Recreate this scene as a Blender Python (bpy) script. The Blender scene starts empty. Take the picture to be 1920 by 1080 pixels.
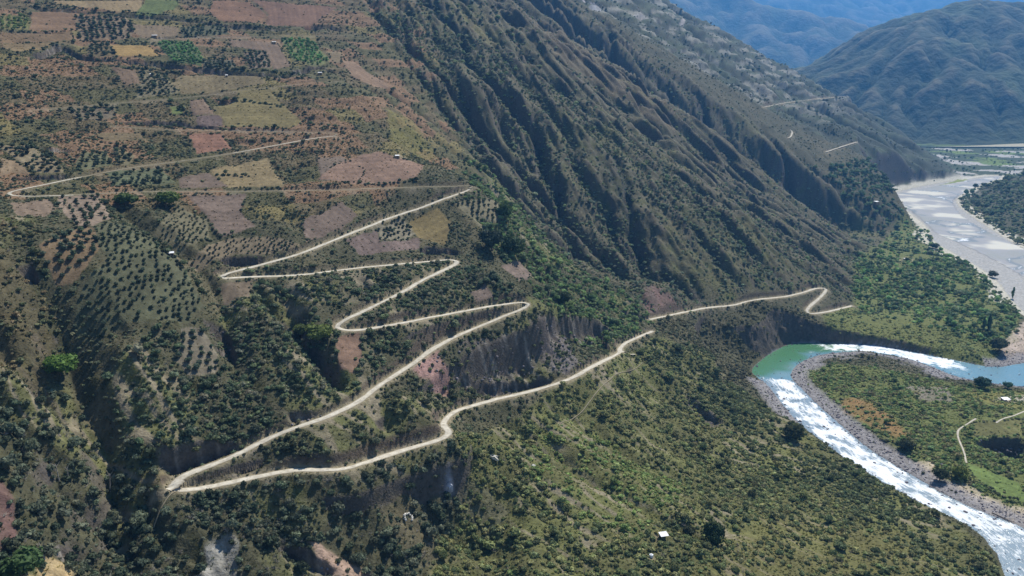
import bpy, math, random
import numpy as np

# ------------------------------------------------------------------ camera, sky, sun, exposure
scene = bpy.context.scene
COL = scene.collection
H0, F, PITCH = 300.0, 1507.0, math.radians(15)
cam_d = bpy.data.cameras.new('camera')
cam = bpy.data.objects.new('camera', cam_d); COL.objects.link(cam)
cam.location = (0, 0, H0); cam.rotation_euler = (math.radians(90) - PITCH, 0, 0)
cam_d.sensor_fit = 'HORIZONTAL'; cam_d.angle = 2 * math.atan(960 / F)
cam_d.clip_start = 1; cam_d.clip_end = 60000
scene.camera = cam

SUN_AZ, SUN_EL = math.radians(30), math.radians(50)      # azimuth measured from +Y towards +X
world = bpy.data.worlds.new('World'); scene.world = world; world.use_nodes = True
wn = world.node_tree
sky = wn.nodes.new('ShaderNodeTexSky'); sky.sky_type = 'NISHITA'; sky.sun_disc = False
sky.sun_elevation = SUN_EL; sky.sun_rotation = SUN_AZ; sky.altitude = 2500
bg = wn.nodes['Background']; bg.inputs[1].default_value = 0.062
wn.links.new(sky.outputs[0], bg.inputs[0])
sd = bpy.data.lights.new('sun', 'SUN'); sd.energy = 5.0; sd.angle = math.radians(0.5); sd.color = (1.0, 0.95, 0.85)
sun = bpy.data.objects.new('sun', sd); COL.objects.link(sun)
sun.rotation_euler = (math.radians(90) - SUN_EL, 0, math.pi - SUN_AZ)
scene.view_settings.view_transform = 'Standard'; scene.view_settings.look = 'None'
scene.view_settings.gamma = 1; scene.view_settings.use_curve_mapping = False
scene.view_settings.exposure = 0.78
scene.render.engine = 'CYCLES'
cy = scene.cycles
cy.use_denoising = True; cy.max_bounces = 4; cy.diffuse_bounces = 2; cy.glossy_bounces = 2
cy.transmission_bounces = 1; cy.volume_bounces = 0; cy.transparent_max_bounces = 4
scene.render.filter_size = 1.45

# ------------------------------------------------------------------ numeric helpers
rng = np.random.default_rng(7)
random.seed(7)
SP, CP = math.sin(PITCH), math.cos(PITCH)
KL = 1.06
def lin(c):
    c = np.asarray(c, float) / 255.0
    return np.where(c <= 0.04045, c / 12.92, ((c + 0.055) / 1.055) ** 2.4)
def C(r, g, b, k=1.0):
    return np.clip(lin((r, g, b)) / KL * k, 0, 0.85)

def rays(px, py):
    x = (np.asarray(px, float) - 960) / F; y = (540 - np.asarray(py, float)) / F
    return x, CP + y * SP, -SP + y * CP           # world direction for unit camera depth

def sstep(a, b, x):
    t = np.clip((x - a) / (b - a), 0, 1); return t * t * (3 - 2 * t)

_g = np.random.default_rng(3).uniform(0, 2 * np.pi, 1024)
_GX, _GY = np.cos(_g), np.sin(_g)
def _h(ix, iy, seed):
    h = (ix * 374761393 + iy * 668265263 + seed * 974711) & 0xFFFFFFFF
    h = ((h ^ (h >> 13)) * 1274126177) & 0xFFFFFFFF
    return ((h ^ (h >> 16)) & 1023)
def pn(x, y, seed=0):
    xf = np.floor(x); yf = np.floor(y); ix = xf.astype(np.int64); iy = yf.astype(np.int64)
    fx = x - xf; fy = y - yf
    u = fx * fx * fx * (fx * (fx * 6 - 15) + 10); v = fy * fy * fy * (fy * (fy * 6 - 15) + 10)
    def g(a, b):
        k = _h(ix + a, iy + b, seed); return _GX[k] * (fx - a) + _GY[k] * (fy - b)
    n0 = g(0, 0) * (1 - u) + g(1, 0) * u; n1 = g(0, 1) * (1 - u) + g(1, 1) * u
    return (n0 * (1 - v) + n1 * v) * 1.5
def fbm(x, y, sc, oc=4, seed=0, gain=0.5):
    o = np.zeros(np.shape(x)); a = 1.0; f = 1.0 / sc; t = 0
    for k in range(oc):
        o += a * pn(x * f, y * f, seed + k * 17); t += a; a *= gain; f *= 2.03
    return o / t
def rnd(ix, iy, seed=0):
    return _h(ix.astype(np.int64), iy.astype(np.int64), seed) / 1023.0

def in_poly(X, Y, P):
    X = np.asarray(X); Y = np.asarray(Y); ins = np.zeros(X.shape, bool); n = len(P)
    b = (X >= P[:, 0].min()) & (X <= P[:, 0].max()) & (Y >= P[:, 1].min()) & (Y <= P[:, 1].max())
    if not b.any(): return ins
    x = X[b]; y = Y[b]; r = np.zeros(x.shape, bool)
    for i in range(n):
        x0, y0 = P[i]; x1, y1 = P[(i + 1) % n]
        if y0 == y1: continue
        c = ((y0 > y) != (y1 > y)) & (x < (x1 - x0) * (y - y0) / (y1 - y0) + x0)
        r ^= c
    ins[b] = r
    return ins

# ------------------------------------------------------------------ base relief: thin-plate surface through surveyed heights
CPZ = [  # picture position of a known point of the place, height above the river
 (1225,620,58),(1163,664,63),(1000,728,75),(847,773,82),(830,820,86),(640,878,91),(330,912,98),(500,820,104),(707,720,111),
 (840,633,117),(990,565,124),(773,598,133),(633,608,139),(757,545,145),(855,488,150),(640,504,158),(410,515,166),(567,472,171),
 (740,403,180),(890,350,194),(640,355,203),(333,358,210),(10,365,219),(187,323,225.7),(417,290,230),(633,253,241),
 (700,1080,50),(960,1080,36),(1200,1080,29),(1400,1000,20),(1100,850,48),(1250,750,35),(1350,850,18),(1300,650,45),(1450,950,12),
 (1650,1020,7),(1550,920,7),(960,1300,22),(1600,1250,7),(960,900,55),(1000,800,62),(700,1000,60),(850,930,56),
 (1350,640,33),(1440,600,32),(1512,580,29),(1597,572,18),(1700,600,14),(1800,600,14),(1900,600,12),(1700,500,14),(1800,540,11),
 (1650,450,16),(1900,660,6),(1550,720,5),(1700,740,7),(1850,760,10),(1650,800,5),(1900,740,6),(1900,800,10),(1850,900,4),(1750,830,5),
 (1640,470,15),(1690,450,13),(1720,470,13),(1600,520,17),(1680,420,12),(1745,460,10),(1050,560,106),(1100,560,91),(1280,585,52),(1400,568,45),(1513,545,40),(1548,541,37),(1250,540,76)]
CPS = [  # ... same with the distance
 (100,203,716),(400,175,828),(640,150,911),(250,70,932),(500,68,1025),(0,0,958),(300,0,1060),(640,0,1187),(0,150,737),(150,0,1010),
 (-300,300,500),(-300,700,340),(-300,0,800),(-200,1080,290),(0,700,407),(0,1080,322),(200,1080,350),(100,560,455),(250,450,520),
 (250,650,456),(450,680,482),(300,800,425),(340,1000,387),(500,1000,406),(500,1250,343),(0,1300,270),
 (1050,480,863),(1000,400,947),(930,340,936),(880,250,1023),(800,100,1115),(700,0,1210),(700,200,870),(780,280,860),(750,100,1075),
 (950,200,1080),(900,100,1160),(950,250,1060),(1000,100,1248),(1050,350,1010),(1150,450,960),(1200,530,900),(1200,300,1090),
 (1300,400,1011),(1400,480,985),(1400,250,1647),(1300,150,1838),(1500,350,1494),(1100,200,1190),(1200,100,1751),(1050,0,1690),
 (1100,50,1672),(950,0,1467),(850,0,1280),(1520,450,1215),(1600,400,1557),(1560,500,1155),(1200,200,1330),(1300,300,1300),
 (700,-200,1918),(0,-200,1516),(300,-200,1680),(1000,-200,2100)]
CPW = [(800,1300,2),(1000,1500,0),(1500,1500,0),(700,700,5),(900,1000,4),(1300,2100,0),(520,420,4),(900,600,6)]
pts = []
for px, py, z in CPZ:
    a, b, c = rays(px, py); s = (z - H0) / c; pts.append((a * s, b * s, z))
for px, py, s in CPS:
    a, b, c = rays(px, py); pts.append((a * s, b * s, H0 + c * s))
pts += CPW
PT = np.array(pts, float)
def _k(r2): return 0.5 * r2 * np.log(r2 + 1e-9)
_pxy = PT[:, :2] / 1000
_n = len(PT)
_r2 = ((_pxy[:, None] - _pxy[None]) ** 2).sum(-1)
_A = np.zeros((_n + 3, _n + 3)); _A[:_n, :_n] = _k(_r2) + np.eye(_n) * 6e-5
_A[:_n, _n] = 1; _A[:_n, _n + 1:] = _pxy; _A[_n, :_n] = 1; _A[_n + 1:, :_n] = _pxy.T
_w = np.linalg.solve(_A, np.concatenate([PT[:, 2], np.zeros(3)]))
def rbf(X, Y):
    sh = X.shape; x = X.ravel() / 1000; y = Y.ravel() / 1000
    o = _w[_n] + _w[_n + 1] * x + _w[_n + 2] * y
    for i in range(_n):
        o += _w[i] * _k((x - _pxy[i, 0]) ** 2 + (y - _pxy[i, 1]) ** 2)
    return o.reshape(sh)
def smax(a, b, k):
    h = np.clip(0.5 + 0.5 * (a - b) / k, 0, 1); return b * (1 - h) + a * h + k * h * (1 - h)
def spos(x, k): return 0.5 * (x + np.sqrt(x * x + k * k))
def floor_z(X, Y): return np.maximum(0.004 * (Y - 800), 0)
def hill_one(X, Y, rb):
    q = (X - 683) * .45 + (Y - 1493) * .89 + 140
    q = q - 25 * np.sin(((X - 683) * -.89 + (Y - 1493) * .45) / 130.0)
    return rb - 0.95 * np.maximum(spos(q, 40) - 20 * 0.5, 0)
def hill_two(X, Y):
    t = -((X - 1500) * .87 - (Y - 2700) * .49)
    d = (X - 1500) * .17 + (Y - 2700) * .985 - 130
    n = fbm(X, Y, 420, 4, 91)
    q = (X - 683) * .45 + (Y - 1493) * .89
    return .58 * t + 40 * n - 0.8 * spos(d + 60 * n, 60) - 1.3 * spos(-(q - 60), 60)
def hill_right(X, Y):
    d = (X - 1085) * .946 - (Y - 1937) * -.323
    d = ((X - 1085) * (1372 - 1937) - (Y - 1937) * (892 - 1085)) / math.hypot(565, 193)
    d = -d
    e = spos(Y - 2080, 60)
    return np.minimum(.30 * d, 110 + 10 * fbm(X, Y, 200, 3, 5)) - .35 * e
def height_base(X, Y, rb):
    fz = floor_z(X, Y)
    h1 = hill_one(X, Y, rb); h2 = hill_two(X, Y); h4 = hill_right(X, Y)
    lim = sstep(1250, 1600, Y)
    h1 = np.where(Y > 2400, np.minimum(h1, 1500), h1)
    z = smax(h1, np.where(Y < 1200, -500, h2), 18)
    z = smax(z, np.where(Y < 1300, -500, h4), 10)
    return smax(z, fz * lim + (1 - lim) * (-2), 6), h1, h2, h4

# ------------------------------------------------------------------ water-cut gullies (stream-power erosion on a raster)
def erode(z, dx, K, its, diff=0.12, m=0.45):
    ny, nx = z.shape; N = nx * ny
    off = [(-1, -1), (-1, 0), (-1, 1), (0, -1), (0, 1), (1, -1), (1, 0), (1, 1)]
    idx = np.arange(N).reshape(ny, nx)
    for it in range(its):
        best = np.zeros((ny, nx)); rec = idx.copy(); dist = np.full((ny, nx), dx, float)
        for dy, dx_ in off:
            L = dx * math.hypot(dy, dx_)
            ys = slice(max(0, -dy), ny - max(0, dy)); xs = slice(max(0, -dx_), nx - max(0, dx_))
            yt = slice(max(0, dy), ny - max(0, -dy)); xt = slice(max(0, dx_), nx - max(0, -dx_))
            s = (z[ys, xs] - z[yt, xt]) / L
            b = s > best[ys, xs]
            best[ys, xs] = np.where(b, s, best[ys, xs]); rec[ys, xs] = np.where(b, idx[yt, xt], rec[ys, xs])
            dist[ys, xs] = np.where(b, L, dist[ys, xs])
        order = np.argsort(-z, axis=None).tolist(); R = rec.ravel().tolist()
        A = [1.0] * N
        for i in order:
            r = R[i]
            if r != i: A[r] += A[i]
        Fv = (K * (np.array(A) * dx * dx) ** m / dist.ravel()).tolist()
        Z = z.ravel().tolist()
        for i in reversed(order):
            r = R[i]
            if r != i:
                f = Fv[i]; zr = Z[r]
                if Z[i] > zr: Z[i] = (Z[i] + f * zr) / (1 + f)
        z = np.array(Z).reshape(ny, nx)
        zp = np.pad(z, 1, mode='edge')
        z = z + diff * (zp[2:, 1:-1] + zp[:-2, 1:-1] + zp[1:-1, 2:] + zp[1:-1, :-2] - 4 * z)
    return z
def blur(a, n):
    for _ in range(n):
        p = np.pad(a, 1, mode='edge')
        a = (p[1:-1, 1:-1] * 2 + p[2:, 1:-1] + p[:-2, 1:-1] + p[1:-1, 2:] + p[1:-1, :-2]) / 6
    return a
class Raster:
    def __init__(s, x0, x1, y0, y1, dx):
        s.x0, s.y0, s.dx = x0, y0, dx
        s.x = np.arange(x0, x1, dx); s.y = np.arange(y0, y1, dx)
        s.X, s.Y = np.meshgrid(s.x, s.y)
    def get(s, a, X, Y):
        fx = (X - s.x0) / s.dx; fy = (Y - s.y0) / s.dx
        ok = (fx > 0) & (fy > 0) & (fx < len(s.x) - 1) & (fy < len(s.y) - 1)
        e = np.minimum(np.minimum(fx, len(s.x) - 1 - fx), np.minimum(fy, len(s.y) - 1 - fy))
        w = np.clip(e / 8, 0, 1)
        fx = np.clip(fx, 0, len(s.x) - 1.001); fy = np.clip(fy, 0, len(s.y) - 1.001)
        i = fx.astype(int); j = fy.astype(int); u = fx - i; v = fy - j
        r = (a[j, i] * (1 - u) + a[j, i + 1] * u) * (1 - v) + (a[j + 1, i] * (1 - u) + a[j + 1, i + 1] * u) * v
        return np.where(ok, r * w, 0)
RA = Raster(-520, 1080, 260, 2060, 5.5)
za = height_base(RA.X, RA.Y, rbf(RA.X, RA.Y))[0]
za0 = za + 7 * fbm(RA.X, RA.Y, 55, 4, 11, .6)
DA = erode(za0.copy(), 5.5, 0.055, 15, 0.045) - za
DA = DA - blur(DA, 60)
RB = Raster(150, 2250, 1900, 3330, 13)
zb = height_base(RB.X, RB.Y, rbf(RB.X, RB.Y))[0]
DB = erode(zb + 14 * fbm(RB.X, RB.Y, 150, 3, 12), 13, 0.06, 12, 0.10) - zb
DB = DB - blur(DB, 40)

# ------------------------------------------------------------------ terrain grid: finer near the viewpoint, coarser far off
us = np.concatenate([np.linspace(-1.0, -.72, 40)[:-1], np.linspace(-.72, .72, 860), np.linspace(.72, 1.0, 40)[1:]])
lys = np.concatenate([np.arange(math.log(215), math.log(1500), .0026), np.arange(math.log(1500), math.log(3300), .0048)])
U, LY = np.meshgrid(us, lys)
GY = np.exp(LY); GX = U * GY
NR, NC = GX.shape
RBG = rbf(GX, GY)
ZB, H1, H2, H4 = height_base(GX, GY, RBG)

def gsample(A, X, Y):
    X = np.asarray(X, float); Y = np.maximum(np.asarray(Y, float), 216)
    fj = np.clip(np.interp(X / Y, us, np.arange(NC)), 0, NC - 1.001)
    fi = np.clip(np.interp(np.log(Y), lys, np.arange(NR)), 0, NR - 1.001)
    i = fi.astype(int); j = fj.astype(int); u = fj - j; v = fi - i
    return (A[i, j] * (1 - u) + A[i, j + 1] * u) * (1 - v) + (A[i + 1, j] * (1 - u) + A[i + 1, j + 1] * u) * v

SS = np.exp(np.linspace(math.log(225), math.log(3280), 2600))
def unproj(P, A=None):
    """points of the picture -> where their sight lines meet the relief"""
    A = ZB if A is None else A
    P = np.asarray(P, float); out = np.zeros((len(P), 3))
    for k, (px, py) in enumerate(P):
        a, b, c = rays(px, py)
        s = SS / b; X = a * s; Y = SS; Z = H0 + c * s
        g = Z - gsample(A, X, Y)
        hit = np.nonzero(g < 0)[0]
        i = hit[0] if len(hit) else len(SS) - 1
        if 0 < i < len(SS) and len(hit):
            t = g[i - 1] / (g[i - 1] - g[i]); s = s[i - 1] + t * (s[i] - s[i - 1])
        elif len(hit): s = s[0]
        else: s = s[-1]
        out[k] = (a * s, b * s, H0 + c * s)
    return out
def project(X, Y, Z):
    dz = Z - H0; d = Y * CP - dz * SP; up = Y * SP + dz * CP
    d = np.maximum(d, 1)
    return 960 + F * X / d, 540 - F * up / d, d
def crop(ox, oy, L): return [(ox + x / 3.0, oy + y / 3.0) for x, y in L]

def densify(P, step):
    P = np.asarray(P, float); o = [P[0]]
    for a, b in zip(P[:-1], P[1:]):
        n = max(1, int(np.linalg.norm((b - a)[:2]) / step))
        for k in range(1, n + 1): o.append(a + (b - a) * k / n)
    return np.array(o)
def smooth_line(P, n=2):
    for _ in range(n):
        Q = [P[0]]
        for a, b in zip(P[:-1], P[1:]): Q += [a * .75 + b * .25, a * .25 + b * .75]
        Q.append(P[-1]); P = np.array(Q)
    return P

def line_field(P, R):
    """distance, height, side and arc position of the nearest point of the line, for grid vertices within R"""
    D = np.full((NR, NC), 1e9); ZL = np.zeros((NR, NC)); S = np.zeros((NR, NC)); ARC = np.zeros((NR, NC))
    arc = 0.0
    for a, b in zip(P[:-1], P[1:]):
        L = math.hypot(b[0] - a[0], b[1] - a[1])
        if L < 1e-6: continue
        y0 = max(216, min(a[1], b[1]) - R); y1 = max(a[1], b[1]) + R
        x0 = min(a[0], b[0]) - R; x1 = max(a[0], b[0]) + R
        i0 = np.searchsorted(lys, math.log(y0)); i1 = np.searchsorted(lys, math.log(max(y1, 217)))
        j0 = np.searchsorted(us, min(x0 / y0, x0 / y1)); j1 = np.searchsorted(us, max(x1 / y0, x1 / y1))
        if i1 <= i0 or j1 <= j0: arc += L; continue
        sl = (slice(i0, i1), slice(j0, j1))
        dx = GX[sl] - a[0]; dy = GY[sl] - a[1]; ux = (b[0] - a[0]) / L; uy = (b[1] - a[1]) / L
        t = np.clip(dx * ux + dy * uy, 0, L)
        d = np.hypot(dx - t * ux, dy - t * uy)
        m = d < D[sl]
        D[sl] = np.where(m, d, D[sl])
        ZL[sl] = np.where(m, a[2] + (b[2] - a[2]) * t / L, ZL[sl])
        S[sl] = np.where(m, dx * uy - dy * ux, S[sl]); ARC[sl] = np.where(m, arc + t, ARC[sl])
        arc += L
    return D, ZL, S, ARC, arc

# ------------------------------------------------------------------ traced lines
ROADS = {
 'switchback': [(1223,619),(1195,632),(1171,641),(1160,652),(1164,663),(1140,670),(1110,682),(1085,700),(1060,712),(1033,723),(973,737),(923,748),(887,758),(850,772),(833,782),(831,790),(838,801),(841,812),(830,820),(800,832),(757,842),(707,857),(683,867),(640,878),(600,875),(553,873),(500,888),(433,903),(383,913),(345,916),(325,912),(322,904),(335,893),(360,880),(400,868),(443,853),(483,830),(517,812),(550,798),(600,783),(640,767),(680,747),(707,720),(757,693),(783,677),(807,650),(840,633),(890,615),(940,593),(977,578),(990,570),(985,564),(960,563),(907,575),(840,587),(773,598),(707,612),(667,618),(643,617),(630,609),(640,600),(660,592),(707,567),(757,545),(790,523),(827,507),(853,495),(858,489),(848,485),(820,486),(757,492),(707,496),(640,504),(567,513),(500,516),(427,519),(412,516),(422,511),(440,507),(500,492),(567,472),(640,442),(683,425),(740,403),(800,387),(823,373),(853,362),(880,353)],
 'track': [(880,353),(888,349),(870,347),(830,348),(780,350),(700,353),(640,355),(560,356),(480,358),(400,358),(333,358),(260,358),(190,362),(130,366),(60,367),(25,366),(14,362),(23,358),(83,347),(133,333),(187,323),(267,310),(333,303),(417,290),(467,282),(533,268),(583,258),(628,254)],
 'upper': [(628,254),(632,250),(600,246),(567,247),(467,245),(400,245),(300,242),(213,237)],
 'high': [(60,206),(100,203),(150,200),(217,192),(300,187),(367,182),(417,173),(483,165),(533,162),(583,153),(640,152)],
 'top': [(270,78),(287,77),(367,70),(433,69),(500,68),(580,67),(640,67),(668,64)],
 'right': [(1217,597),(1240,592),(1280,585),(1323,575),(1380,572),(1397,563),(1420,558),(1460,557),(1493,551),(1513,545),(1527,537),(1545,538),(1549,543),(1541,555),(1523,568),(1513,578),(1514,585),(1527,588),(1557,582),(1597,572)],
 'far_bend': [(1430,202),(1480,192),(1520,187),(1567,183),(1590,180)],
 'far_low': [(1548,286),(1580,275),(1607,267)],
 'far_bit': [(1477,260),(1482,258),(1485,253),(1485,247),(1482,244)],
}
ROADW = {'switchback': 2.35, 'track': 1.45, 'upper': .9, 'high': 1.0, 'top': 1.0, 'right': 2.3, 'far_bend': 2.3, 'far_low': 2.4, 'far_bit': 2.0}
PATHS = {
 'slope': [(1050,799),(1072,785),(1090,775),(1103,758),(1120,735),(1150,707),(1180,694),(1207,683)],
 'field': [(1812,868),(1808,848),(1797,825),(1795,808),(1805,800),(1818,792),(1830,785)],
 'bank': [(1868,793),(1882,784),(1900,780),(1925,770)],
 'ravine': [(333,918),(318,928),(300,945),(284,960)],
 'bend': [(313,914),(322,908),(330,903),(338,897)], 'spur': [(1164,663),(1190,665)],
}
ROADP = {}
for k, L in ROADS.items():
    W = unproj(L)
    if k.startswith('far'): W = W
    W = smooth_line(W, 2); W = densify(W, 3.0)
    z = W[:, 2].copy()
    for _ in range(60):
        z[1:-1] = .5 * z[1:-1] + .25 * (z[2:] + z[:-2])
    W[:, 2] = z - (1.1 if k in ('switchback', 'right') else .5 if not k.startswith('far') else 1.0)
    ROADP[k] = W
ROADP['track'][0, 2] = ROADP['switchback'][-1, 2]; ROADP['upper'][0, 2] = ROADP['track'][-1, 2]
PATHP = {k: densify(smooth_line(unproj(L), 2), 2.0) for k, L in PATHS.items()}

RIVER = [(1925,680),(1863,690),(1813,680),(1763,670),(1713,660),(1663,650),(1613,645),(1567,644),(1493,642),(1467,650),(1445,662),(1430,673),(1407,693),
 (1418,707),(1440,722),(1462,752),(1487,783),(1533,823),(1580,857),(1627,887),(1663,913),(1713,937),(1763,965),(1800,977),(1840,1003),(1867,1037),(1880,1067),(1900,1130),(1960,1200),(2120,1180),(2050,1080),
 (1925,990),(1847,963),(1780,933),(1730,903),(1680,873),(1630,843),(1580,800),(1537,763),(1500,726),(1480,706),(1488,690),(1502,678),(1530,667),(1570,661),(1613,659),(1680,668),(1740,684),(1790,706),(1850,718),(1925,727),(2300,745),(2300,690)]
def unproj_plane(P, z=0.0):
    P = np.asarray(P, float); a, b, c = rays(P[:, 0], P[:, 1]); s = (z - H0) / c
    return np.stack([a * s, b * s, np.full(len(P), z)], 1)
RIV = smooth_line(np.vstack([unproj_plane(RIVER), unproj_plane(RIVER[:1])]), 1)
FARRIVER = [(1662,366),(1668,380),(1690,388),(1715,405),(1742,427),(1748,452),(1790,475),(1835,500),(1870,525),(1895,560),(1925,590),(2150,700),(2150,560),(1925,470),(1880,445),(1850,425),(1815,402),(1797,388),(1790,372),(1830,348),(1868,338),(1880,330),(1860,330),(1800,338),(1752,345),(1700,355)]
def unproj_floor(P):
    P = np.asarray(P, float); o = unproj_plane(P, 0.0)
    for _ in range(6):
        z = floor_z(o[:, 0], o[:, 1]); a, b, c = rays(P[:, 0], P[:, 1]); s = (z - H0) / c
        o = np.stack([a * s, b * s, z], 1)
    return o
FRIV = smooth_line(np.vstack([unproj_floor(FARRIVER), unproj_floor(FARRIVER[:1])]), 1)

# scarps: line along the top edge, running left to right, height of the step, run-out below
SCARPS = [
 ([(275,845),(330,832),(400,825),(455,828),(490,815)], 17, 22, 3.0),
 ([(405,488),(430,480),(480,481),(510,487)], 8, 12, 2.0),
 ([(780,470),(810,464),(850,466),(872,472)], 8, 10, 2.0),
 ([(535,772),(570,772),(610,768)], 6, 10, 2.0),
 ([(540,857),(580,856),(640,866)], 6, 8, 2.0),
 ([(420,893),(460,885),(520,868)], 6, 8, 2.0),
 ([(840,640),(880,640),(950,640),(1010,600),(1070,592),(1120,598),(1150,615),(1160,640)], 15, 45, 4.0),
 ([(830,690),(900,690),(960,680),(1040,690)], 8, 25, 3.0),
 ([(860,755),(930,735),(1000,715),(1040,700)], 7, 8, 2.0),
 ([(700,838),(760,822),(815,808)], 7, 9, 2.0),
 ([(1290,735),(1330,770),(1370,800)], 5, 25, 6.0),
 ([(415,590),(440,640),(450,662)], 10, 14, 2.5),
 ([(213,226),(330,228),(430,240),(520,243),(560,243)], 7, 10, 2.0),
 ([(40,105),(80,96),(110,82),(140,92),(160,106),(230,108),(320,118),(390,128),(470,135),(550,137)], 6, 16, 2.0),
 ([(540,135),(575,126),(610,124),(645,140)], 9, 14, 2.0),
 ([(560,50),(600,44),(645,55)], 8, 14, 2.0),
 ([(55,12),(120,18),(230,24),(320,32),(400,43),(480,50),(545,54)], 5, 12, 2.0),
 ([(10,328),(50,326),(100,328),(140,325)], 8, 10, 2.0),
 ([(1822,830),(1845,822),(1880,819),(1930,822)], 15, 60, 3.0),
 ([(500,60),(550,62)], 3, 8, 1.5),
 ([(280,70),(340,68),(420,68),(500,67)], 3, 8, 1.5),
 ([(0,57),(60,58),(130,60)], 3, 8, 1.5),
 ([(40,268),(90,275),(150,280)], 3, 8, 1.5),
 ([(60,487),(70,500),(80,510)], 8, 12, 2.0),
 ([(85,1010),(110,1000),(140,985)], 4, 10, 2.0),
 ([(515,1010),(555,1018),(580,1035),(640,1070)], 7, 10, 2.0),
 ([(1150,570),(1180,585),(1212,592)], 6, 12, 2.5),
]
RAVINES = [([(60,470),(95,520),(112,600),(135,680),(185,760),(205,850),(192,950),(170,1060)], 22, 30),
 ([(190,350),(240,400),(330,460),(385,500),(408,545),(432,620),(440,700)], 9, 14),
 ([(560,900),(620,960),(660,1010),(690,1080)], 9, 22), ([(790,870),(830,930),(870,1000),(900,1090)], 5, 34), ([(1080,610),(1130,660)], 3, 10)]

# ------------------------------------------------------------------ plots of land
def f1(L): return crop(0, 0, L)
def f2(L): return crop(640, 0, L)
def f4(L): return crop(0, 360, L)
def f5(L): return crop(640, 360, L)
def f9(L): return crop(1280, 720, L)
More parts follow.
